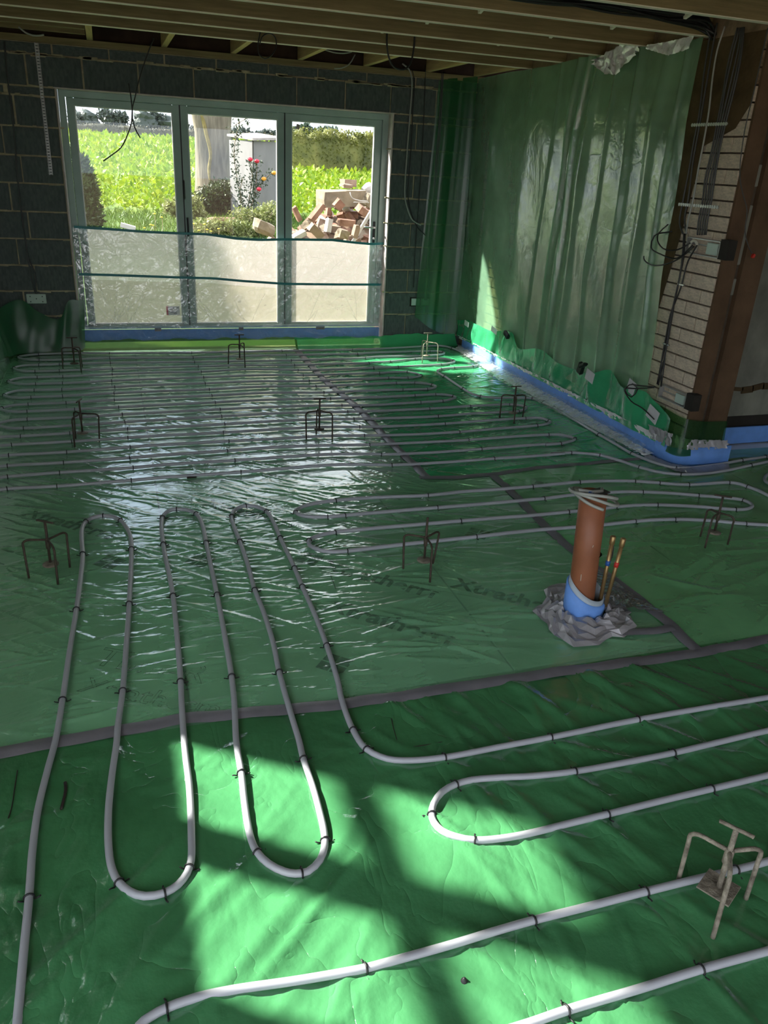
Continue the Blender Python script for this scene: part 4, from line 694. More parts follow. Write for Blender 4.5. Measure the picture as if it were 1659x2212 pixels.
b = MB(); b.add([(XR-.006, 4.16, 2.02), (XR-.006, 4.40, 1.93), (XR-.006, 4.46, 1.4), (XR-.006, 4.60, .6), (XR-.006, 4.75, 2.5), (XR-.006, PY+.01, 2.5), (XR-.006, PY+.01, 2.15)], [(0, 1, 2, 3, 4, 5, 6)])
b.build('plaster_and_shadow', M['plaster_brown'], wr)  # brown plaster on top; the tail beside the curtain paints its shadow
for y, z, w, h in ((7.15, .55, .22, .9), (6.9, .3, .2, .4)):
    pass
pier = struct('trim_1')
MB().bb(XR+.004, XR+.115, PY-.018, PY-.001, -.05, 2.5).build('pier_edge', M['pier_red'], pier)
MB().bb(XR+.115, XR+.165, PY+.035, PY+.1, -.05, 2.5).build('chase', M['groove'], pier)
MB().bb(XR+.165, XR+.315, PY-.015, PY+.42, -.05, 2.5).build('pier_return', M['pier_red'], pier)
for z0, z1 in ((1.28, 1.62), (1.72, 1.84), (1.1, 1.2)): MB().bb(XR+.118, XR+.160, PY+.010, PY+.05, z0, z1, .004).build('mortar_fill', M['plaster_grey'], pier)


wa = struct('wall_alcove')
MB().bb(XR+.3, 6.2, 4.40, 4.6, -.1, 2.52).build('wall_face', M['plaster_grey'], wa)
b = MB()
for k in range(26):
    x = 3.95+k*.09; b.box((x, 4.398, .405+.012*math.sin(k*1.7)), (.10, .012, random.uniform(.02, .05)), Matrix.Rotation(random.uniform(-.2, .2), 3, 'Y'))
tag(b.build('dark_crack', M['plaster_brown'], wa), kind='stuff')
MB().bb(XR+.3, 6.2, 4.392, 4.41, -.05, .20).build('dark_base', M['groove'], wa)  # dark band along the foot of the wall
MB().bb(XR+.12, 6.2, 3.98, 4.44, 2.19, 2.52).build('lintel', M['lintel_red'], wa)
MB().bb(XR+.10, 6.2, 3.97, 4.44, 2.175, 2.192).build('lintel_board', M['noggin'], wa)
MB().bb(6.0, 6.2, -2.6, 4.6, -.1, 2.7).build('wall_face', M['fill_white'], wa)
wb = struct('wall_rear')
for x0, x1, z0, z1 in ((XL-.2, XL+.1, -.1, 2.75), (6.0, 6.2, -.1, 2.75), (XL+.1, 6.0, 2.2, 2.75), (2.6, 6.0, -.1, 2.2)):  # left-hand gap is an unseen opening, added to light the room
    MB().bb(x0, x1, -2.8, -2.6, z0, z1).build('wall_face', M['fill_white'], wb)

# ------------------------------------------------------------------ ceiling of joists
ce = struct('ceiling')
MB().bb(XL-.2, 6.2, -2.8, D+.3, ZJ+.215, ZJ+.30).build('roof_deck', M['deck'], ce)   # closed over the whole room, behind the camera too
jm = MB().box((0, 0, 0), (4.62, .047, .195), None, .002).mesh('joist', M['joist'])
JY = [6.81, 6.25, 5.71, 5.14, 4.58]
sf = MB().box((0, 0, 0), (4.62, .046, .004)).mesh('pale_underside', M['pale_wood'])  # thin strip added to make each joist underside paler
sf2 = MB().box((0, 0, 0), (7.2, .046, .004)).mesh('pale_underside', M['pale_wood'])
for y in JY: part(jm, 'joist', ce, (1.25, y, ZJ+.0975)); part(sf, 'pale_underside', ce, (1.25, y, ZJ-.002))
jm2 = MB().box((0, 0, 0), (7.2, .047, .195), None, .002).mesh('joist', M['joist'])
for k in range(11): part(jm2, 'joist', ce, (2.5, 4.02-.56*k, ZJ+.0975)); part(sf2, 'pale_underside', ce, (2.5, 4.02-.56*k, ZJ-.002))
ng = MB().box((0, 0, 0), (.047, .93, .15), None, .002).mesh('noggin', M['noggin'])
for x in (-.03, .55, 1.12, 1.70, 2.30, 2.90, 3.38): part(ng, 'noggin', ce, (x, 7.29, ZJ+.075))
for y in (7.08, 7.40): MB().bb(XL, -.06, y, y+.045, ZJ, ZJ+.15).build('trimmer', M['joist'], ce)
st = MB().box((0, 0, 0), (.02, .40, .03)).mesh('strut', M['pale_wood'])
for j, y in enumerate(JY[1:]+[4.02]):
    for k, x in enumerate((1.75, 2.65)):
        s = part(st, 'strut', ce, (x+.12*j, y+.24, ZJ+.12), (math.radians(17), 0, 0))
        s = part(st, 'strut', ce, (x+.06+.12*j, y+.24, ZJ+.12), (math.radians(-17), 0, 0))
for k, (x, y, w) in enumerate(((2.3, 4.86, .5), (1.75, 4.3, .5), (2.6, 5.4, .3), (3.1, 4.9, .2), (3.0, 4.3, .25), (1.5, 3.7, .9))):
    MB().bb(x-w/2, x+w/2, y-.2, y+.2, ZJ+.19, ZJ+.205).build('roof_membrane', M['membrane_blue'], ce)
for k in range(5): MB().bb(XL, 3.4, 7.0+.17*k, 7.03+.17*k, ZJ+.17, ZJ+.2).build('batten', M['plaster_brown'], ce)
for y in (6.53, 5.98, 5.42, 4.86, 4.3): MB().bb(3.05, XR+.05, y-.24, y+.24, ZJ-.02, ZJ+.19).build('wall_top', M['plaster_brown'], ce) if False else MB().bb(XR+.0, XR+.3, y-.25, y+.25, 2.48, ZJ+.2).build('wall_top', M['brick_brown'], ce)

# ------------------------------------------------------------------ green curtain, skirt, foil and foam along the right wall
cy0, cy1, cn, cm = 4.46, D-.02, 330, 110
ys = np.linspace(cy0, cy1, cn); gy, gv = np.meshgrid(ys, np.linspace(0, 1, cm))
ztop = np.interp(ys, [4.46, 4.62, 4.70, 5.14, 5.2, 5.45, 5.7, 5.83, 6.4, 7.0, D], [2.51, 2.50, 2.49, 2.515, 2.45, 2.50, 2.515, 2.52, 2.50, 2.51, 2.50])
zbot = np.full(cn, .22); Z = ztop+(zbot-ztop)*gv
Xc = np.full_like(gy, 3.405)
folds = [(4.60, .02, .030, .0), (4.78, .05, .022, .10), (5.06, .03, .040, .02), (5.33, .025, .020, .1), (5.60, .05, .030, .12), (5.74, .02, .055, .14), (5.86, .03, .050, .18), (6.12, .015, .022, .2), (6.55, .14, .016, .1), (7.3, .08, .015, -.05)]
for y, w, h, dr in folds: Xc -= h*np.exp(-((gy-y-dr*gv*.8+.012*np.sin(gv*9+y*7))/w)**2)*(.35+.65*np.sin(PI*np.clip(gv*.8+.12, 0, 1)))
Xc -= .010*np.sin(gy*9+gv*5)*np.sin(gv*7+gy*3)+.003*np.sin(gy*17+gv*6)*np.sin(gv*13)
yfront = np.interp(gv, [0, .2, .4, .6, .8, 1], [4.53, 4.55, 4.51, 4.50, 4.45, 4.41]); gy2 = yfront+(gy-cy0)/(cy1-cy0)*(cy1-yfront)
o = bpy.data.objects.new('plastic_curtain', grid_mesh('plastic_curtain', np.stack([Xc, gy2, Z], -1), cn, cm, M['curtain'])); link(o); tag(o, 'tall translucent green plastic curtain hanging down the brick wall on the right', 'plastic sheet')
# its return onto the block wall, dark green
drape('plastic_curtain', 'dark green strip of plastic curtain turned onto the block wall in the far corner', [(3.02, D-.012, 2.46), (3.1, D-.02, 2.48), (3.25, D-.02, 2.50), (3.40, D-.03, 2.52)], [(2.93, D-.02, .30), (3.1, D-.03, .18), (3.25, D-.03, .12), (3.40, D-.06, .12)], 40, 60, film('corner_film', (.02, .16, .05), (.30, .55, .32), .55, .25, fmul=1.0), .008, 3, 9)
# crumpled silver foil along the curtain top
crinkle_strip('foil_tape', 'crumpled silver foil fixed at the top of the curtain below the ceiling joists', [(3.37, 5.12, 2.515), (3.36, 5.35, 2.54), (3.37, 5.55, 2.50), (3.37, 5.68, 2.48)], [(3.37, 5.16, 2.46), (3.36, 5.35, 2.36), (3.36, 5.5, 2.38), (3.37, 5.68, 2.45)], 26, 8, .018, M['foil'], 9)
crinkle_strip('foil_tape', 'thin silver foil strip at the top front corner of the curtain', [(3.37, 4.58, 2.515), (3.37, 4.8, 2.51), (3.37, 5.05, 2.51)], [(3.37, 4.60, 2.45), (3.37, 4.8, 2.43), (3.37, 5.05, 2.49)], 30, 5, .010, M['foil'], 10)
SK = [(7.70, .27), (7.41, .32), (7.23, .32), (6.89, .32), (6.44, .39), (6.31, .29), (5.92, .36), (5.57, .32), (5.18, .34), (5.05, .36), (4.88, .44), (4.63, .38), (4.4, .41), (4.26, .36), (4.12, .30)]
def skx(y, z): return 3.375-.055*math.exp(-((y-5.05)/.09)**2)-.05*math.exp(-((y-4.62)/.12)**2)-.03*math.exp(-((y-4.35)/.08)**2)
drape('membrane_skirt', 'shiny deep green plastic skirt rising from the foil along the right wall', [(skx(y, z)+.01, y, z) for y, z in SK], [(3.385, y, .11) for y, z in SK], 300, 30, M['skirt'], -.030, 12, 34)
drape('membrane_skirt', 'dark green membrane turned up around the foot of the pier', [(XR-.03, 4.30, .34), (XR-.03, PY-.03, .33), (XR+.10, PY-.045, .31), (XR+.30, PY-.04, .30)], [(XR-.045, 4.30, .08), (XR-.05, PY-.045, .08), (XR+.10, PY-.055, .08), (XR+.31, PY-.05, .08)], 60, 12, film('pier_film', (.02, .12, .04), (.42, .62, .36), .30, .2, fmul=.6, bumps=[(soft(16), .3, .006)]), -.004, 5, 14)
tag(MB().bb(3.393, 3.408, 4.16, 7.55, .008, .125, .003).build('foam_strip', M['foam']), 'long blue foam strip between the foil bands along the right wall', 'foam strip')
crinkle_strip('foil_band', 'crumpled silver foil band above the blue foam along the right wall', [(3.375, 7.65, .125), (3.375, 6.5, .135), (3.37, 5.4, .15), (3.37, 4.20, .165)], [(3.398, 7.65, .09), (3.398, 6.5, .10), (3.395, 5.4, .10), (3.395, 4.20, .105)], 150, 5, .010, M['foil'], 21)
crinkle_strip('foil_band', 'crinkled silver foil band on the floor below the blue foam along the right wall', [(3.388, 7.6, .025), (3.385, 6.5, .03), (3.385, 5.2, .035), (3.38, 4.20, .03)], [(3.30, 7.5, .012), (3.24, 6.5, .012), (3.27, 5.2, .012), (3.32, 4.22, .012)], 170, 8, .010, M['foil'], 22)
crinkle_strip('clear_film', 'clear crinkled film over the floor foil along the right wall', [(3.386, 7.4, .06), (3.383, 5.8, .065), (3.38, 4.3, .06)], [(3.22, 7.2, .014), (3.19, 5.8, .014), (3.29, 4.25, .014)], 130, 6, .008, M['clear_film'], 23)
P = spline([(3.385, 4.22, 0), (3.40, 4.10, 0), (3.46, 4.02, 0), (3.60, 3.99, 0), (3.82, 3.995, 0)], .02)
b = MB(); m = len(P); z0, z1 = .008, .135
off = []
for i in range(m):
    a, c = Vector(P[max(0, i-1)]), Vector(P[min(m-1, i+1)]); t_ = (c-a).normalized(); off.append(Vector(P[i])+Vector((-t_.y, t_.x, 0))*.014)
V = []
for i in range(m): p, q = Vector(P[i]), off[i]; V += [p+Vector((0, 0, z0)), p+Vector((0, 0, z1)), q+Vector((0, 0, z1)), q+Vector((0, 0, z0))]
tag(b.add(V, [(i*4+k, i*4+(k+1) % 4, (i+1)*4+(k+1) % 4, (i+1)*4+k) for i in range(m-1) for k in range(4)], True).build('foam_strip', M['foam']), 'blue foam strip curving around the foot of the pier', 'foam strip')
tag(MB().bb(3.80, 6.0, 4.35, 4.37, .006, .13, .003).build('foam_strip', M['foam']), 'shaded blue foam strip along the grey alcove wall', 'foam strip')
crinkle_strip('foil_band', 'crumpled silver foil above the blue foam around the pier', [(3.36, 4.30, .21), (3.385, 4.10, .21), (3.48, 4.005, .19), (3.78, 4.005, .17)], [(3.375, 4.25, .12), (3.395, 4.08, .12), (3.47, 4.00, .12), (3.78, 3.985, .12)], 60, 5, .010, M['foil_dark'], 31)
crinkle_strip('foil_band', 'crumpled grey foil on the floor around the foot of the pier', [(3.35, 4.25, .02), (3.40, 4.03, .02), (3.50, 3.96, .02), (3.80, 3.965, .02)], [(3.30, 4.20, .010), (3.36, 3.92, .010), (3.50, 3.85, .010), (3.75, 3.89, .010)], 60, 5, .006, M['foil_dark'], 32)
tag(MB().box((3.34, 6.47, .37), (.03, .085, .055), Matrix.Rotation(.4, 3, 'X'), .012).build('black_tape_wad', M['black_tape']), 'small black tape wad on the far part of the green skirt', 'tape')
b = MB(); b.box((3.285, 5.10, .40), (.03, .05, .10), Matrix.Rotation(.25, 3, 'X'), .012); b.box((3.282, 5.07, .43), (.04, .07, .03), Matrix.Rotation(-.5, 3, 'X'), .010)
tag(b.build('black_tape_wad', M['black_tape']), 'larger black tape wad where the green skirt peaks', 'tape')
for i, (y, z, w, h, lab) in enumerate(((7.35, .30, .10, .05, 'white tape patch at the far end of the green skirt'), (6.72, .36, .12, .05, 'white tape patch beside the small black wad'), (4.98, .37, .11, .08, 'silver tape patch below the larger black wad'), (4.52, .41, .09, .09, 'silver tape patch on the skirt beside the lower socket box'), (4.24, .30, .12, .09, 'silver tape patch below the lower socket box'))):
    tag(MB().box((3.335-(.04 if i == 2 else 0), y, z), (.003, w, h), Matrix.Rotation(.08+.05*i, 3, 'X')).build('tape_patch', M['white_tape']), lab, 'tape')

# ------------------------------------------------------------------ cables and boxes
def cable(label, P, r, mat, name='cable', step=.04, cat='cable', group=None): return tag(MB().tube(spline(P, step), r, 6).build(name, M[mat]), label, cat, group)
XB = 3.42
def RWp(L, x=XB): return [(x, y, z) for y, z in L]
bun = [[(4.502, 2.576), (4.49, 2.339), (4.46, 2.093), (4.462, 1.967), (4.456, 1.786), (4.458, 1.626), (4.451, 1.49), (4.398, 1.426)], [(4.452, 2.57), (4.447, 2.383), (4.441, 2.215), (4.434, 2.067), (4.429, 1.838), (4.405, 1.629), (4.406, 1.521), (4.358, 1.43)], [(4.337, 2.538), (4.364, 2.423), (4.357, 2.282), (4.333, 2.113), (4.326, 1.966), (4.326, 1.789), (4.319, 1.634), (4.328, 1.5), (4.324, 1.433)], [(4.257, 2.525), (4.276, 2.369), (4.269, 2.206), (4.268, 2.063), (4.268, 1.891), (4.276, 1.739), (4.26, 1.637), (4.259, 1.505), (4.244, 1.432)], [(4.234, 2.522), (4.245, 2.412), (4.253, 2.252), (4.244, 2.062), (4.244, 1.891), (4.252, 1.74), (4.235, 1.638), (4.234, 1.507), (4.219, 1.434)], [(4.215, 2.52), (4.207, 2.408), (4.214, 2.226), (4.221, 2.061), (4.22, 1.866), (4.219, 1.716), (4.21, 1.639), (4.209, 1.509), (4.194, 1.436)], [(4.2, 2.519), (4.18, 2.395), (4.183, 2.224), (4.197, 2.061), (4.196, 1.867), (4.194, 1.717), (4.186, 1.641), (4.185, 1.511), (4.169, 1.439)], [(4.185, 2.517), (4.161, 2.382), (4.16, 2.223), (4.174, 2.06), (4.18, 1.891), (4.17, 1.718), (4.162, 1.642), (4.16, 1.513), (4.149, 1.441)]]
for k, L in enumerate(bun):
    cable('%s dark cable from the left in the bundle on the brick pier' % ['first', 'second', '', 'third', 'fourth', 'fifth', 'sixth', 'seventh'][k] if k != 2 else 'pale grey cable running down the brick pier in front of the bundle', [(XB-.004*k if k != 2 else XB-.035, y, z) for y, z in L], .0055, 'cable_dark' if k != 2 else 'cable_grey', group=None if k == 2 else 'bundled cables on the brick pier')
low = [[(4.385, 1.427), (4.355, 1.278), (4.347, 1.166), (4.352, 0.991), (4.349, 0.813), (4.359, 0.627), (4.36, 0.47)], [(4.367, 1.429), (4.337, 1.28), (4.338, 1.167), (4.339, 0.993), (4.33, 0.817), (4.331, 0.634), (4.339, 0.469)], [(4.225, 1.374), (4.281, 1.273), (4.298, 1.116), (4.348, 0.933), (4.349, 0.813), (4.341, 0.6), (4.299, 0.47)], [(4.358, 1.43), (4.329, 1.281), (4.32, 1.141), (4.33, 0.995), (4.322, 0.758), (4.304, 0.609), (4.295, 0.487)]]
for k, L in enumerate(low): cable('%s black cable dropping from the upper box to the lower box on the pier' % ['leftmost', 'second', 'third', 'rightmost'][k], [(XB-.002-.006*k, y, z) for y, z in L], .005, 'cable_black', group='cables between the pier boxes')
curl = [[(4.272, 1.383), (4.346, 1.334), (4.46, 1.328), (4.536, 1.371), (4.563, 1.411), (4.52, 1.471)], [(4.247, 1.372), (4.33, 1.286), (4.472, 1.292), (4.589, 1.323), (4.602, 1.393), (4.47, 1.433)], [(4.232, 1.368), (4.289, 1.299), (4.387, 1.246), (4.546, 1.217), (4.663, 1.235), (4.715, 1.253)], [(4.262, 0.48), (4.382, 0.457), (4.481, 0.437), (4.505, 0.392), (4.432, 0.366), (4.408, 0.424), (4.508, 0.437)], [(4.271, 0.474), (4.449, 0.42), (4.524, 0.4), (4.424, 0.339), (4.314, 0.322), (4.207, 0.274)]]
CL_ = ['short black cable end curling left from the upper pier box', 'black cable end looping left and up beside the upper pier box', 'long black cable end curling left below the upper pier box', 'black cable end looping over the green skirt by the lower box', 'black cable hanging down the skirt from the lower box']
for k, L in enumerate(curl): cable(CL_[k], [(XB-.03-.05*math.sin(PI*i/(len(L)-1))-(.06 if k > 2 else 0), y, z) for i, (y, z) in enumerate(L)], .0045, 'cable_black')
def strap(P0, P1, label, w=.018):
    P0, P1 = Vector(P0), Vector(P1); n = int((P1-P0).length/.02); b = MB(); t_ = (P1-P0)/n
    for k in range(n):
        q = P0+t_*(k+.5); b.box(q, (.004, abs(t_.y)*.5+.002 if abs(t_.y) > abs(t_.z) else w, w if abs(t_.y) > abs(t_.z) else abs(t_.z)*.5+.002))
    b.box(P0.lerp(P1, .5)+Vector((.001, 0, .0)), (.003, abs(P1.y-P0.y)+.001 if abs(t_.y) > abs(t_.z) else w*.5, w*.5 if abs(t_.y) > abs(t_.z) else abs(P1.z-P0.z)))
    return tag(b.build('perforated_strap', M['galv']), label, 'strap')
strap((3.385, 4.45, 1.595), (3.385, 4.08, 1.60), 'lower perforated metal strap holding the cables to the pier')
strap((3.385, 4.47, 2.04), (3.385, 4.15, 2.04), 'upper perforated metal strap holding the cables to the pier')
for (y, z, s, lab) in ((4.20, 1.365, 1.0, 'open metal socket box with a white ring high on the pier'), (4.20, .435, .9, 'open metal socket box low on the pier beside the green skirt')):
    t = thing('socket_box', lab, 'socket box', (3.425, y, z))
    b = MB(); w, h = .15*s, .085*s
    b.bb(.0, .05, -w, w, -h/2-.006, -h/2); b.bb(0, .05, -w, w, h/2, h/2+.006); b.bb(0, .05, -w-.004, -w, -h/2, h/2); b.bb(0, .05, w, w+.004, -h/2, h/2); b.bb(.04, .05, -w, w, -h/2, h/2); b.build('box', M['galv'], t)
    MB().bb(.0, .06, -w-.075, -w-.004, -h/2-.008, h/2+.02).build('dark_cutout', M['groove'], t)
    MB().bb(-.004, .01, -w*.9, -w*.3, -h*.4, h*.4, .003).build('back_plate', M['socket'], t)
    if s == 1.0: MB().tube([(-.006, .075+.032*math.cos(a), .032*math.sin(a)) for a in np.linspace(0, 2*PI, 20, endpoint=False)], .009, 6, closed=True).build('white_ring', M['cream'], t)
for y, z in ((4.30, 1.13), (4.33, .745)): tag(MB().box((3.405, y, z), (.012, .06, .012), None, .002).build('cable_clip', M['steel']), 'bright saddle clip on the pier cables %s' % ('just below the upper box' if z > 1 else 'halfway down to the lower box'), 'clip')
def FW(L, dy=-.02): return [(x, D+dy, z) for x, z in L]
far = [[(2.65, 2.568), (2.716, 2.528), (2.748, 2.456), (2.751, 2.151), (2.744, 1.834), (2.745, 1.465), (2.764, 1.382), (2.842, 1.235), (2.933, 1.19)], [(2.743, 2.53), (2.771, 2.458), (2.778, 2.152), (2.781, 1.836), (2.778, 1.467), (2.806, 1.341), (2.895, 1.172), (2.99, 1.096)], [(3.04, 2.535), (3.047, 2.287), (3.046, 1.971), (3.046, 1.561), (3.039, 1.044), (3.039, 0.592), (3.029, 0.462)], [(3.054, 2.536), (3.061, 2.288), (3.065, 1.972), (3.061, 1.562), (3.054, 1.045), (3.054, 0.592), (3.044, 0.462)], [(2.875, 2.578), (2.882, 2.428), (2.893, 2.042), (2.897, 1.555), (2.89, 1.041), (2.897, 0.591)], [(-0.67, 2.457), (-0.679, 2.264), (-0.683, 1.83), (-0.699, 1.479), (-0.704, 1.15), (-0.699, 0.924), (-0.691, 0.652), (-0.676, 0.524)], [(-0.695, 0.808), (-0.656, 0.691), (-0.663, 0.572), (-0.666, 0.516)]]
FL_ = ['pale grey cable hanging down the block wall just right of the door', 'thin dark cable curving down the wall beside the pale grey cable', 'left cable of the pair running down to the right wall socket box', 'right cable of the pair running down to the right wall socket box', 'thin cable running down the block wall between the grey cable and the pair', 'left cable running down the left block wall to its socket box', 'right cable tail entering the left wall socket box']
for k, L in enumerate(far): cable(FL_[k], FW(L, -.018), [.0075, .005, .006, .006, .004, .006, .006][k], ['cable_grey', 'cable_black', 'cable_dark', 'cable_dark', 'cable_black', 'cable_dark', 'cable_dark'][k])
for x, z, lab in ((2.984, 0.443, 'pale twin socket box on the block wall right of the door'), (-0.671, 0.472, 'pale socket plate on the block wall left of the door')):
    t = thing('socket_box', lab, 'socket box', (x, D, z))
    if x > 0:
        for s in (-1, 1): MB().bb(s*.052-.045, s*.052+.045, -.012, .02, -.036, .036, .004).build('back_box', M['socket'], t)
        MB().bb(-.11, .11, -.004, .02, -.046, .046).build('dark_cutout', M['groove'], t)
    else:
        MB().bb(-.08, .08, -.012, .01, -.042, .042, .004).build('plate', M['socket'], t)
        b = MB()
        for a, c in ((-.05, .02), (.05, .02), (-.05, -.025), (.05, -.025), (0, .0)): b.tube([(a, -.012, c), (a, -.0135, c)], .005, 6)
        b.build('screw_holes', M['gasket'], t)
x0, z0 = -0.435, 2.471; x1, z1 = -0.438, 1.498
b = MB(); n = 44
for k in range(n):
    f = (k+.5)/n; b.box((x0+(x1-x0)*f, D-.012, z0+(z1-z0)*f), (.030, .003, (z0-z1)/n*.62))
for s in (-1, 1): b.box(((x0+x1)/2+s*.012, D-.012, (z0+z1)/2), (.006, .003, z0-z1), Matrix.Rotation(math.atan2(-(x1-x0), z0-z1)*-1, 3, 'Y'))
tag(b.build('perforated_strap', M['galv']), 'long perforated metal strap hanging on the block wall left of the door', 'strap')
hang = [('thin dark cable hanging across the left door pane with a curling end', 'cable_black', 0.0045, [(0.425, 7.0, 2.497), (0.355, 7.0, 2.347), (0.298, 7.0, 2.205), (0.263, 7.0, 2.095), (0.237, 7.0, 2.014), (0.223, 7.0, 1.919), (0.19, 7.0, 1.837), (0.135, 7.0, 1.743), (0.055, 7.0, 1.68), (-0.006, 7.0, 1.638)]), ('short thin cable hanging across the left door pane', 'cable_black', 0.0045, [(0.223, 6.98, 2.183), (0.232, 6.98, 2.091), (0.235, 6.98, 1.998), (0.234, 6.98, 1.928), (0.25, 6.98, 1.872), (0.28, 6.98, 1.816)]), ('small cable ring hanging from the first joist left of centre', 'cable_black', 0.0045, [(1.183, 6.7, 2.641), (1.168, 6.7, 2.566), (1.15, 6.7, 2.476), (1.159, 6.7, 2.423), (1.201, 6.7, 2.4), (1.249, 6.7, 2.425), (1.284, 6.7, 2.479), (1.285, 6.7, 2.532), (1.257, 6.7, 2.563), (1.216, 6.7, 2.562), (1.181, 6.7, 2.538), (1.164, 6.7, 2.492)]), ('large black cable loop hanging from the joists at top centre', 'cable_black', 0.007, [(2.04, 6.2, 2.8), (2.005, 6.2, 2.7), (1.987, 6.2, 2.585), (1.992, 6.2, 2.5), (2.017, 6.2, 2.415), (2.055, 6.2, 2.374), (2.127, 6.2, 2.365), (2.171, 6.2, 2.398), (2.194, 6.2, 2.488), (2.193, 6.2, 2.603), (2.162, 6.2, 2.686)]), ('second black cable loop hanging at top centre', 'cable_black', 0.007, [(1.836, 5.6, 2.697), (1.868, 5.6, 2.637), (1.928, 5.6, 2.592), (1.991, 5.6, 2.593), (2.067, 5.6, 2.644), (2.112, 5.6, 2.681)]), ('third black cable loop hanging at top centre', 'cable_black', 0.006, [(1.993, 5.5, 2.699), (2.012, 5.5, 2.663), (1.992, 5.5, 2.599), (1.925, 5.5, 2.567), (1.868, 5.5, 2.585)]), ('pale grey cable drooping below the first joist at the left', 'cable_grey', 0.006, [(-0.496, 6.95, 2.48), (-0.455, 6.95, 2.449), (-0.411, 6.95, 2.436), (-0.365, 6.95, 2.438), (-0.334, 6.95, 2.446)]), ('pale cable drooping between the noggins right of centre', 'cable_grey', 0.005, [(1.776, 7.2, 2.554), (1.854, 7.2, 2.541), (1.941, 7.2, 2.541), (2.011, 7.2, 2.557)]), ('grey cable drooping below the noggins right of centre', 'cable_grey', 0.005, [(2.124, 7.5, 2.573), (2.077, 7.5, 2.499), (2.008, 7.5, 2.463), (1.943, 7.5, 2.454)])]
for lab, mat, r, L in hang: cable(lab, L, r, mat, step=.03)
CEIL = [(1.4, 4.40, 2.60), (1.9, 4.42, 2.575), (2.3, 4.43, 2.57), (2.7, 4.44, 2.565), (3.1, 4.46, 2.56), (3.36, 4.47, 2.55), (3.43, 4.47, 2.50)]
ordn = ['nearest', 'second nearest', 'third', 'fourth', 'middle', 'sixth', 'seventh', 'second farthest', 'farthest']
for k in range(9):
    dz = .015*(k % 3); dy = .020*(k//3)
    cable('%s dark cable in the loose run crossing the ceiling at top right' % ordn[k], [(x, y+dy+.02*math.sin(k*2+i*1.7), z+dz+.012*math.cos(k+i*2.1)) for i, (x, y, z) in enumerate(CEIL)], .007, 'cable_black', group='cables across the ceiling')
rl = cable('thin red-ended cable hanging in front of the alcove', [(3.378, 3.98, 2.49), (3.375, 3.98, 2.21), (3.37, 3.98, 1.983), (3.402, 3.98, 1.773), (3.452, 3.98, 1.677), (3.506, 3.98, 1.593), (3.523, 3.98, 1.479), (3.579, 3.98, 1.39), (3.613, 3.98, 1.357)], .003, 'cable_dark')
p = (3.623, 3.98, 1.344); MB().box(p, (.016, .016, .026), Matrix.Rotation(.4, 3, 'Y'), .004).build('red_terminal', M['red_tape'], rl)
for lab, L in (('thin dark wire end sticking out low at the left edge', [(-1.076, 7.603, 0.03), (-1.034, 7.638, 0.03), (-0.967, 7.749, 0.03)]), ('second thin wire end low at the left edge', [(-1.04, 7.294, 0.03), (-0.994, 7.273, 0.03), (-0.904, 7.332, 0.03)]), ('thin wire loop on the floor at the left edge', [(-1.004, 7.178, 0.01), (-0.947, 7.019, 0.01), (-0.911, 6.838, 0.01), (-0.92, 6.768, 0.01), (-0.967, 6.816, 0.01)])): cable(lab, L, .003, 'cable_dark')
# floor litter
def litter(name, label, cat, P, r, mat='twig'): return tag(MB().tube(spline(P, .02), r, 5).build(name, M[mat]), label, cat)
litter('plastic_thread', 'thin black thread lying on the green sheet at the left edge', 'thread', [(-0.397, 2.085, 0.006), (-0.398, 2.013, 0.006), (-0.399, 1.929, 0.006), (-0.404, 1.889, 0.006)], .0016)
litter('dark_leaf', 'dark curled leaf sliver lying beside the first pipe leg', 'debris', [(-0.259, 1.994, 0.008), (-0.256, 1.958, 0.008), (-0.26, 1.921, 0.008), (-0.265, 1.886, 0.008)], [.003]*1+[.006]*0 if False else .0045)
litter('plastic_thread', 'bent black thread lying above the foreground pipe bend', 'thread', [(0.78, 2.035, 0.006), (0.768, 1.969, 0.006), (0.767, 1.891, 0.006), (0.823, 1.881, 0.006), (0.92, 1.88, 0.006)], .0014)
litter('black_offcut', 'short black offcut lying under the frontmost back pipe row', 'debris', [(0.31, 4.394, 0.008), (0.364, 4.399, 0.008)], .008)
litter('plastic_thread', 'tiny dark thread on the grey-green sheet right of the tall loops', 'thread', [(0.83, 3.065, 0.006), (0.826, 2.999, 0.006), (0.821, 2.94, 0.006)], .0013)
tag(MB().lathe([(.001, 0), (.010, .0), (.009, .006), (.003, .016), (.001, .017)], n=10).build('black_nub', M['clip'], None, (0.644, 1.092, 0.0)), 'small black nub on the sunlit foreground sheet', 'debris')

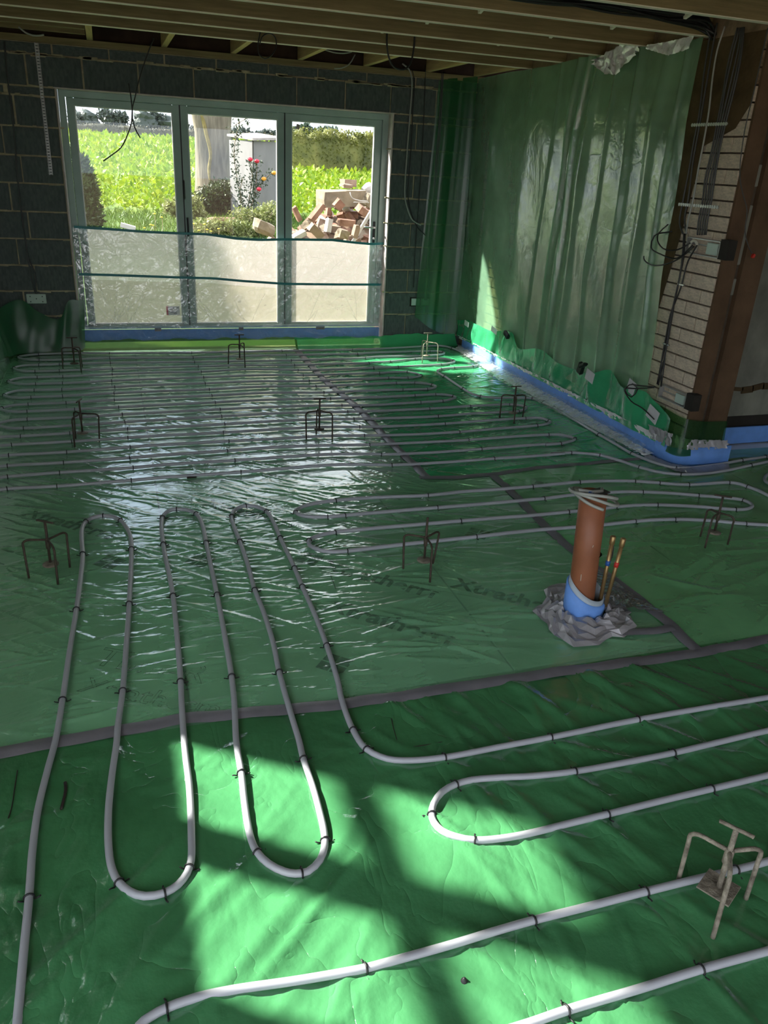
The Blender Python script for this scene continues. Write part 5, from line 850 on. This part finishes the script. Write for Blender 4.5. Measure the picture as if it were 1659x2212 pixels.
# ------------------------------------------------------------------ outdoors
def gz(y): return -.15+(y-8)*.0232
ga = struct('ground'); ga['label'] = 'garden grass and crop field rising away from the house'
xs = np.linspace(-70, 110, 60); yy = np.linspace(8.1, 22.6, 30); gx, gy = np.meshgrid(xs, yy); zz = gz(gy)+.02*np.sin(gx*2)*np.sin(gy*1.7)
o = bpy.data.objects.new('lawn', grid_mesh('lawn', np.stack([gx, gy, zz], -1), 60, 30, M['grass'])); link(o, ga)
yy = np.linspace(22.6, 175, 50); gx, gy = np.meshgrid(xs, yy)
o = bpy.data.objects.new('crop_field', grid_mesh('crop_field', np.stack([gx, gy, gz(gy)], -1), 60, 50, M['field'])); link(o, ga)
MB().bb(-60, 60, -60, 8.1, -.5, -.35).build('bare_earth', M['earth'], ga)
def leaves(name, pts, size, mat, parent=None, droop=.5, aspect=.5, up=0.0, seed=1):
    """one joined mesh of small bent leaves at pts (n,3)"""
    r = np.random.default_rng(seed); n = len(pts); P = np.asarray(pts, float)
    s = size*r.uniform(.6, 1.35, n) if np.isscalar(size) else np.asarray(size)*r.uniform(.6, 1.35, n)
    d = r.normal(size=(n, 3)); d[:, 2] += up; d /= np.linalg.norm(d, axis=1)[:, None]
    e = np.cross(d, r.normal(size=(n, 3))); e /= np.linalg.norm(e, axis=1)[:, None]; nn = np.cross(d, e)
    s = s[:, None]
    V = np.stack([P, P+d*s*.5+e*s*aspect*.5+nn*s*.08, P+d*s-nn*s*.12*droop, P+d*s*.5-e*s*aspect*.5+nn*s*.08], 1).reshape(-1, 3)
    me = bpy.data.meshes.new(name); me.vertices.add(4*n); me.vertices.foreach_set('co', V.astype(np.float32).reshape(-1)); me.loops.add(4*n); me.loops.foreach_set('vertex_index', np.arange(4*n, dtype=np.int32))
    me.polygons.add(n); me.polygons.foreach_set('loop_start', np.arange(0, 4*n, 4, dtype=np.int32))
    try: me.polygons.foreach_set('loop_total', np.full(n, 4, dtype=np.int32))
    except Exception: pass
    me.materials.append(mat); me.update(calc_edges=True); o = bpy.data.objects.new(name, me); link(o, parent); tag(o, kind='stuff'); return o
r = RNG
n = 34000; y = 22.6*np.exp(r.uniform(0, 1, n)*np.log(150/22.6)); x = y*r.uniform(-.06, .46, n); z = gz(y)+r.uniform(.05, .42, n)
o = leaves('crop_leaf', np.stack([x, y, z], 1), .16+.006*(y-22), M['crop'], None, up=.5, aspect=.55); tag(o, 'bright yellow-green leafy crop filling the field beyond the garden', 'crop', None, 'stuff')
n = 14000; y = r.uniform(15.5, 22.8, n); x = y*r.uniform(-.08, .4, n); z = gz(y)+.0
o = leaves('grass_blade', np.stack([x, y, z], 1), .17, M['grass'], None, up=2.2, aspect=.12); tag(o, 'rough grass on the garden in front of the field', 'grass', None, 'stuff')
def blob_points(c, rad, n, rr, lumps=7, fill=.45):
    cs = [np.zeros(3)]+[np.array([rr.uniform(-.55, .55), rr.uniform(-.5, .5), rr.uniform(-.45, .5)]) for _ in range(lumps)]
    out = []
    for k in range(n):
        q = cs[rr.integers(len(cs))]; v = rr.normal(size=3); v /= np.linalg.norm(v); out.append((q+v*rr.uniform(fill, 1)*.55)*rad+c)
    return np.array(out)
def tree(label, x, y, zb, ztop, width, mat, n, leaf, seed, group=None, name='tree', cat='tree'):
    rr = np.random.default_rng(seed); t = thing(name, label, cat, (x, y, zb), 0, group); h = ztop-zb
    MB().tube([(0, 0, -.1), (0.05, 0, h*.3), (0, .05, h*.6)], [width*.05, width*.04, width*.02], 7).build('trunk', M['bark'], t)
    core = MB(); ic = bmesh.new(); bmesh.ops.create_icosphere(ic, subdivisions=3, radius=1)
    for v in ic.verts:
        w = 1+.16*math.sin(v.co.x*5+seed)+.14*math.sin(v.co.y*6+seed*2)+.13*math.sin(v.co.z*7+seed*3); v.co = Vector((v.co.x*width*.40*w, v.co.y*width*.36*w, h*.58+v.co.z*h*.37*w))
    me = bpy.data.meshes.new('crown_core'); ic.to_mesh(me); ic.free(); me.materials.append(mat); part(me, 'crown_core', t)
    leaves('foliage', blob_points(np.array([0, 0, h*.58]), np.array([width*.58, width*.5, h*.50]), n, rr), leaf, mat, t, seed=seed)
    return t
for k, (px, pt, w, lab) in enumerate([(-2.65, 7.81, 5.54, 0), (1.99, 7.73, 4.97, 0), (7.9, 8.41, 5.92, 0), (11.45, 7.94, 4.4, 0), (14.02, 6.85, 2.87, 0), (17.83, 5.97, 3.82, 0), (15.74, 4.57, 2.29, 0), (25.61, 6.43, 4.2, 0), (29.77, 6.11, 4.2, 0), (32.89, 5.88, 3.44, 0), (36.6, 7.09, 3.82, 0), (39.23, 7.41, 3.44, 0), (43.02, 7.47, 4.2, 0), (51.95, 6.31, 2.87, 0)]):
    labs = ['far dark tree at the left edge of the left pane', 'far dark tree second from the left in the left pane', 'tallest far tree in the middle of the left pane', 'far tree at the right of the left pane', 'low far tree behind the left door mullion', 'far tree just left of the big trunk', 'low far tree in the gap left of the big trunk', 'far tree right of the big trunk', 'round far tree above the grey shed', 'far tree above the right end of the shed roof', 'far tree at the left edge of the right pane', 'far tree in the left half of the right pane', 'lighter taller far tree in the middle of the right pane', 'small far tree at the right edge of the right pane']
    tree(labs[k], px, 170, gz(170), pt, w, M['tree_far'] if k < 10 else M['tree_mid'], 1500, .75, 20+k, 'trees on the skyline')
hx = np.linspace(-14, 75, 300)
def hedge(label, x0, x1, y, zb, h, d, mat, n, leaf, seed):
    t = thing('hedge', label, 'hedge', (x0, y, zb)); rr = np.random.default_rng(seed); w = x1-x0; m = 60; V = []
    for j, (dy, z) in enumerate(((-d/2, -.2), (-d/2, h*.7), (-d*.25, h*.93), (d*.25, h*.93), (d/2, h*.7), (d/2, -.2))):
        for i in range(m): q = .08*h*math.sin(i*1.7+j)+.06*h*math.sin(i*.6+seed); V.append((w*i/(m-1), dy+q*.3, z+(q if 0 < j < 5 else 0)))
    MB().add(V, [(j*m+i, j*m+i+1, (j+1)*m+i+1, (j+1)*m+i) for j in range(5) for i in range(m-1)], True).build('hedge_core', mat, t)
    P = np.stack([rr.uniform(0, w, n), rr.choice([-1, -1, 1], n)*d*.5*rr.uniform(.5, 1.1, n), rr.uniform(0, 1, n)**.7*h*1.02], 1); leaves('foliage', P, leaf, mat, t, seed=seed); return t
hedge('low brown hedge line along the far edge of the field', -16, 70, 158, gz(158), 1.9, 2, M['hedge_brown'], 5000, .5, 51)
hedge('tall yellow-green hedge beyond the rubble in the right pane', 10.28, 24, 50, gz(50)-.1, 2.55, 1.4, M['hedge'], 9000, .24, 52)
# conifer at the left, and a taller one added out of sight to shade the left leaf
def conifer(label, x, y, h, w, n, seed):
    t = thing('conifer', label, 'shrub', (x, y, gz(y))); rr = np.random.default_rng(seed)
    MB().lathe([(w*.40, 0), (w*.46, h*.2), (w*.42, h*.6), (w*.25, h*.88), (.02, h*.98)], n=20).build('crown_core', M['conifer'], t)
    a = rr.uniform(0, 2*PI, n); f = rr.uniform(0, 1, n); R_ = np.interp(f, [0, .2, .6, .88, 1], [w*.42, w*.5, w*.46, w*.30, .03]); P = np.stack([R_*np.cos(a), R_*np.sin(a), f*h], 1)
    leaves('foliage', P, .10, M['conifer'], t, up=.8, aspect=.3, seed=seed); return t
conifer('rounded dark conifer at the left edge of the left pane', -.62, 17, 1.62, .95, 6000, 61)
conifer('unseen tall conifer added by the house wall to shade the left door leaf', -1.45, 9.1, 3.7, 1.15, 3000, 62)
# great tree trunk with ivy
tx, ty = 2.77, 23.4
t = thing('tree', 'broad pale tree trunk seen through the middle pane', 'tree', (tx, ty, gz(ty)))
ring = []; n = 30; b = MB(); V = []
for z, rr_ in ((-.1, .62), (.25, .54), (.6, .49), (1.2, .46), (2.0, .46), (2.5, .52), (3.0, .46), (4.2, .40)):
    for k in range(n):
        a = 2*PI*k/n; w = 1+.07*math.sin(3*a+z)+.05*math.sin(7*a+1)+.03*math.sin(13*a-z); V.append((rr_*w*math.cos(a)-.05*max(0, z-2), rr_*w*math.sin(a), z))
b.add(V, [(j*n+k, j*n+(k+1) % n, (j+1)*n+(k+1) % n, (j+1)*n+k) for j in range(7) for k in range(n)], True); b.build('trunk', M['bark'], t)
MB().tube(spline([(-.30, -.42, 2.5), (-.22, -.44, 2.0), (-.12, -.46, 1.5), (-.16, -.45, 1.1), (-.10, -.47, .6)], .1), [.05]*40, 7).build('lichen_streak', M['bark_ivy'], t) if False else MB().tube(spline([(-.30, -.40, 2.5), (-.20, -.43, 2.0), (-.10, -.45, 1.5), (-.15, -.44, 1.1), (-.08, -.46, .6)], .1), .055, 7).build('lichen_streak', M['bark_ivy'], t)
MB().tube([(.2, 0, 2.9), (1.3, -.3, 4.4)], [.25, .15], 10).build('branch', M['bark'], t); MB().tube([(-.2, 0, 2.9), (-1.0, .1, 4.6)], [.25, .15], 10).build('branch', M['bark'], t)
rr = np.random.default_rng(70)
leaves('crown', blob_points(np.array([0, 0, 6.0]), np.array([2.6, 2.6, 2.0]), 2500, rr), .22, M['bush'], t, seed=70)
def shrub(label, c, rad, n, leaf, mat, seed, stems=6):
    t = thing('shrub', label, 'shrub', (c[0], c[1], gz(c[1]))); rr = np.random.default_rng(seed)
    b = MB()
    for k in range(stems): b.tube([(0, 0, -.05), (rad[0]*rr.uniform(-.6, .6), rad[1]*rr.uniform(-.6, .6), rad[2]*rr.uniform(.8, 1.6))], [.02, .006], 5)
    tag(b.build('stems', M['stem'], t), kind='stuff'); leaves('foliage', blob_points(np.array([0, 0, rad[2]*.9]), np.array(rad), n, rr, 9), leaf, mat, t, seed=seed); return t
shrub('dark ivy-like shrub growing around the foot of the big trunk', (tx+.05, ty-1.0), (1.0, .5, .52), 5200, .10, M['bush'], 71)
shrub('grey-green wild shrub left of the big trunk behind the door mullion', (1.77, 21), (.55, .4, .35), 1600, .11, M['bush_light'], 72)
shrub('low flowering shrub with yellow-green leaves below the shed', (2.97, 17.5), (.62, .45, .42), 3800, .075, M['bush_light'], 73)
shrub('low weedy shrub with yellow flowers in front of the clay pipe', (2.13, 17), (.75, .4, .26), 3000, .07, M['bush_light'], 74)
rr = np.random.default_rng(75)
for k in range(9):
    px, py = random.uniform(345, 500), random.uniform(462, 500)
for k, (x, z) in enumerate([(0.63, 0.36), (0.75, 0.42), (0.79, 0.41), (0.83, 0.62), (0.96, 0.56), (1.55, 0.46), (1.65, 0.34), (1.76, 0.46), (1.81, 0.36), (1.88, 0.33), (2.03, 0.38)]):
    t = thing('flower', '%s of the small yellow flowers in the grass, counted from the left' % ['first', 'second', 'third', 'fourth', 'fifth', 'sixth', 'seventh', 'eighth', 'ninth', 'tenth', 'last'][k], 'flower', (x, 16.6, gz(16.6)), 0, 'yellow flowers in the grass'); h = max(.05, z-gz(16.6))
    MB().tube([(0, 0, 0), (.01, 0, h)], .004, 4).build('stem', M['stem'], t); MB().lathe([(.002, h-.01), (.028, h), (.02, h+.012), (.002, h+.015)], n=8).build('bloom', M['petal_yellow'], t)
# shed
sx0, sx1, sx2 = 3.03, 3.45, 4.2; sz1 = 2.06; sy = 21.0
t = thing('garden_shed', 'plain grey garden shed with a pale roof edge', 'shed', (sx1, sy, gz(sy)))
hh = sz1-gz(sy); wA, wB = sx0-sx1, sx2-sx1
pl = MB(); pl.add([(0, 0, -.2), (wB, .25, -.2), (wB, .25, hh), (0, 0, hh)], [(0, 1, 2, 3)]); pl.add([(wB, .25, -.2), (wB+wA, 1.3, -.2), (wB+wA, 1.3, hh), (wB, .25, hh)], [(0, 1, 2, 3)]); pl.build('front_panel', M['shed'], t)
MB().add([(wA, 1.05, -.2), (0, 0, -.2), (0, 0, hh), (wA, 1.05, hh)], [(0, 1, 2, 3)]).build('side_panel', M['shed'], t)
MB().tube([(0, -.01, 0), (0, -.01, hh)], .015, 4).build('corner_seam', M['groove'], t)
b = MB(); e = .05; zt = hh
V = [(-.0, -e*2, zt), (wB+e, .25-e, zt+.06), (wB+wA, 1.3+e, zt+.16), (wA-e, 1.05, zt+.08)]; b.add(V+[(x, y, z+.05) for x, y, z in V], [(0, 1, 2, 3), (7, 6, 5, 4), (0, 4, 5, 1), (1, 5, 6, 2), (2, 6, 7, 3), (3, 7, 4, 0)]); b.build('roof', M['shed_roof'], t)
# rose
t = thing('rose_bush', 'climbing rose with red blooms growing against the grey shed', 'shrub', (sx0+.35, 20.0, gz(20)))
rx = lambda px, py: None
stemsP = [[(3.08, 0.27), (3.01, 0.78), (2.91, 1.28), (2.86, 1.77), (2.93, 2.15), (3.02, 2.42)], [(3.11, 0.27), (3.2, 0.89), (3.27, 1.29), (3.23, 1.61)], [(3.11, 0.27), (3.29, 0.79), (3.37, 1.25), (3.39, 1.6)], [(3.11, 0.27), (3.31, 0.84), (3.59, 1.26), (3.78, 1.4)], [(3.08, 0.27), (2.97, 0.88), (3.05, 1.23)]]
ox, oz = sx0+.35, gz(20); b = MB(); pts = []
for L in stemsP:
    Q = spline([(x-ox, .02*i, z-oz) for i, (x, z) in enumerate(L)], .08); b.tube(Q, .008, 5)
    for q in Q[int(len(Q)*.12):]:
        for _ in range(9): pts.append((q[0]+rr.normal()*.055, q[1]+rr.normal()*.06, q[2]+rr.normal()*.055))
tag(b.build('stems', M['stem'], t), kind='stuff')
leaves('foliage', pts, .075, M['rose_leaf'], t, seed=80)
for px, py, m in [(3.21, 1.64, 'petal'), (3.36, 1.61, 'petal'), (3.4, 1.01, 'petal'), (3.76, 1.38, 'petal_orange'), (3.52, 1.24, 'petal_orange')]:
    b = MB()
    for k in range(3): b.lathe([(.004, -.045), (.05-.008*k, -.02), (.062-.014*k, .012), (.045-.012*k, .035+.006*k)], (px-ox, -.1, py-oz), 9)
    b.build('bloom', M[m], t)
lf = thing('leaf_spray', 'leafy twig hanging against the sky right of the big trunk', 'branch', (0, 20, 0)); tw = [(3.24, 2.66), (3.11, 2.47), (2.97, 2.39), (2.86, 2.3)]
MB().tube(spline([(x, 0, z) for x, z in tw], .05), .008, 5).build('twig', M['stem'], lf)
leaves('foliage', [(x+rr.normal()*.10, rr.normal()*.05, z+rr.normal()*.06) for x, z in tw for _ in range(9)], .09, M['rose_leaf'], lf, seed=81)
# clay pipe lying in the weeds, white block in the grass
cx0, cx1 = 2.18, 2.89; z_ = 0.29
t = thing('clay_pipe', 'orange clay drain pipe with a bent end lying in the weeds', 'pipe', (cx0, 20, 0))
MB().tube(spline([(0, -.25, z_-.12), (.03, -.15, z_-.02), (.14, -.05, z_), (.3, 0, z_), (cx1-cx0+.3, .1, z_)], .05), .075, 12).build('barrel', M['rubble_brick'], t)
q = (0.34, 0.34); tag(MB().box((q[0], 17, max(q[1], gz(17)+.05)), (.28, .12, .09), Matrix.Rotation(.25, 3, 'Y'), .01).build('white_block', M['rubble_white']), 'whitewashed block lying in the grass before the field', 'block')
# rubble heap
def hz_(x): return np.interp(x, [1.3, 1.75, 2.2, 2.6, 2.95, 3.2, 3.4, 3.75, 4.4, 5.2], [-.1, .48, .74, .98, 1.12, 1.28, 1.30, 1.34, 1.2, -.1])
V = []; nx, ny = 40, 16; gx = np.linspace(1.2, 5.3, nx); gyv = np.linspace(-1.5, 1.5, ny); Vm = np.zeros((ny, nx, 3))
for j in range(ny):
    for i in range(nx): f = max(0, 1-abs(gyv[j])/1.5); Vm[j, i] = (gx[i], 11.6+gyv[j], gz(11)+(hz_(gx[i])-gz(11)-.10)*f**.8*.96)
t = bpy.data.objects.new('rubble_earth', grid_mesh('rubble_earth', Vm, nx, ny, M['earth'])); link(t); tag(t, 'mound of earth and mortar dust under the heaped bricks', 'mound')
def lump(seed, d, jag=.12, cuts=1):
    bm = bmesh.new(); bmesh.ops.create_cube(bm, size=1); bmesh.ops.subdivide_edges(bm, edges=bm.edges[:], cuts=cuts, use_grid_fill=True); r_ = random.Random(seed)
    for v in bm.verts: v.co = Vector((v.co.x*d[0], v.co.y*d[1], v.co.z*d[2]))*((1+r_.uniform(-jag, jag))*(1 if cuts == 1 else .72+.5*(1-v.co.length/.87*.75)))
    me = bpy.data.meshes.new('rubble_brick'); bm.to_mesh(me); bm.free(); return me
protos = []
for k, (d, m, j) in enumerate((((.225, .105, .068), 'rubble_brick', .04), ((.225, .105, .07), 'rubble_brick', .06), ((.14, .105, .068), 'rubble_brick', .12), ((.22, .11, .14), 'rubble_pale', .08), ((.16, .13, .10), 'rubble_pale', .16), ((.22, .105, .068), 'rubble_white', .04), ((.20, .10, .12), 'rubble_stone', .14), ((.10, .09, .06), 'rubble_brick', .15))):
    me = lump(k, d, j); me.materials.append(M[m]); protos.append(me)
names = ['whole red brick', 'worn red brick', 'broken red brick half', 'mortared brick pair', 'mortar lump', 'whitewashed brick', 'tan concrete chunk', 'small red brick fragment']
rr = random.Random(17); kinds = [0, 1, 2, 3, 4, 5, 6, 7, 0, 1, 2, 7, 3, 4]
place = ['low on the left slope', 'on the left slope', 'below the big slab', 'in the middle of the heap', 'on the right flank', 'under the top stones']
used = {}
for k in range(290):
    x = rr.uniform(1.55, 4.3); f = rr.uniform(-.95, .35); z = gz(11)+(float(hz_(x))-gz(11)-.10)*max(0, 1-abs(f)/1.05)**.8+.01
    q = kinds[rr.randrange(len(kinds))]; o = bpy.data.objects.new('rubble_brick', protos[q]); link(o)
    o.location = (x, 11.6+f*1.4, z+.02); o.rotation_euler = (rr.uniform(-.9, .9), rr.uniform(-.9, .9), rr.uniform(0, PI)); s = rr.uniform(.66, .92); o.scale = (s, s, s)
    zone = next(n for lim, n in ((1.9, 'at left foot'), (2.25, 'low left slope'), (2.6, 'upper left slope'), (2.95, 'left of middle'), (3.25, 'mid heap'), (3.55, 'right of middle'), (3.85, 'right flank'), (9, 'right end')) if x < lim)
    lev = 'near bottom' if z < .05 else 'lower half' if z < .3 else 'halfway' if z < .6 else 'upper half' if z < .9 else 'near top'
    pose = 'lying flat' if abs(o.rotation_euler[0])+abs(o.rotation_euler[1]) < .55 else 'tipped left' if o.rotation_euler[1] < -.25 else 'tipped right' if o.rotation_euler[1] > .25 else 'tipped forward'
    tag(o, '%s %s, %s, %s of rubble heap' % (names[q], pose, lev, zone), 'rubble', '%ss in the rubble heap' % names[q])
def big(name, label, mat, px, py, Y, d, rot, seed, j=.10):
    me = lump(seed, tuple(q*(1 if seed == 101 else .74) for q in d), j, 2 if j >= .1 else 1); me.name = name; me.materials.append(M[mat]); o = bpy.data.objects.new(name, me); link(o); o.location = (px, Y, py); o.rotation_euler = rot; return tag(o, label, 'rubble')
for nm, lab, mat, X, Z_, Y, d, rot, sd, j in [('concrete_slab', 'long tan concrete slab lying across the top of the rubble', 'rubble_stone', 3.07, 1.26, 11.3, (0.6, 0.3, 0.2), (0.05, -0.06, 0.1), 101, 0.06), ('rubble_stone', 'large pale stone at the left foot of the rubble', 'rubble_stone', 1.93, 0.87, 11.0, (0.36, 0.3, 0.22), (0.1, 0.35, 0.3), 102, 0.16), ('brick_lump', 'squared brick lump on top of the concrete slab', 'rubble_pale', 3.22, 1.45, 11.5, (0.26, 0.22, 0.13), (0, 0, 0.2), 103, 0.08), ('brick_lump', 'smaller brick lump in front of the topmost one', 'rubble_pale', 3.12, 1.42, 11.2, (0.2, 0.12, 0.07), (0.1, 0.05, 0.1), 104, 0.1), ('brick_lump', 'dark tilted brick standing on its corner below the slab', 'rubble_brick', 2.9, 1.2, 10.8, (0.15, 0.1, 0.15), (0.2, 0.7, 0.3), 105, 0.06), ('brick_pair', 'large bonded pair of red bricks in the middle front of the heap', 'rubble_brick', 2.96, 0.99, 10.6, (0.3, 0.12, 0.11), (0.1, 0.06, 0.12), 106, 0.04), ('brick_chunk', 'sloping panel of bonded red bricks on the left of the heap', 'rubble_brick', 2.58, 1.1, 10.7, (0.34, 0.12, 0.09), (0.2, -0.85, 0.2), 107, 0.04), ('brick_chunk', 'stepped panel of pale bonded bricks low in the heap', 'rubble_pale', 2.5, 0.89, 10.4, (0.28, 0.14, 0.14), (0.3, 0.65, 0.3), 108, 0.05), ('white_brick', 'upright whitewashed brick in the middle of the heap', 'rubble_white', 2.69, 0.96, 10.5, (0.09, 0.1, 0.22), (0.05, 0.15, 0.3), 109, 0.04), ('white_brick', 'whitewashed brick lying flat at the lower left of the heap', 'rubble_white', 2.28, 0.84, 10.4, (0.24, 0.13, 0.08), (0.2, -0.45, 0.2), 110, 0.04), ('clay_tile', 'curved red clay tile on the right of the heap', 'rubble_brick', 3.21, 1.14, 10.7, (0.22, 0.2, 0.12), (0.3, 0.5, 0.2), 111, 0.08), ('white_board', 'long white board leaning on the right of the heap', 'rubble_white', 3.17, 1.0, 10.5, (0.05, 0.06, 0.75), (0, 0.55, 0), 112, 0.02), ('white_stone', 'big pale block at the right edge of the heap top', 'rubble_white', 3.49, 1.37, 11.4, (0.24, 0.2, 0.22), (0.1, -0.5, 0.2), 113, 0.1), ('rubble_stone', 'rounded tan lump under the white block at right', 'rubble_stone', 3.43, 1.25, 11.2, (0.26, 0.22, 0.24), (0.2, 0.3, 0.5), 114, 0.15), ('brick_lump', 'leaning brick at the left edge of the right pane', 'rubble_brick', 2.4, 1.05, 11.1, (0.08, 0.1, 0.26), (0.1, -0.5, 0.1), 115, 0.06), ('rubble_stone', 'brown lump low in the middle of the heap', 'rubble_stone', 2.83, 0.88, 10.3, (0.22, 0.15, 0.15), (0.2, 0.2, 0.4), 116, 0.12), ('brick_lump', 'pale upright brick end low at the right of the heap', 'rubble_pale', 3.0, 0.91, 10.3, (0.09, 0.1, 0.22), (0.1, 0.2, 0.2), 117, 0.05)]: big(nm, lab, mat, X, Z_, Y, d, rot, sd, j)
cable('pale curved cable sticking out of the rubble below the slab', [(3.077, 10.9, 1.355), (3.105, 10.9, 1.287), (3.203, 10.9, 1.256), (3.333, 10.9, 1.249)], .006, 'rubble_white', 'bent_cable')
cable('straight pale rod sticking out of the rubble below the slab', [(3.133, 10.9, 1.231), (3.236, 10.9, 1.234), (3.347, 10.9, 1.232)], .005, 'rubble_white', 'bent_rod')
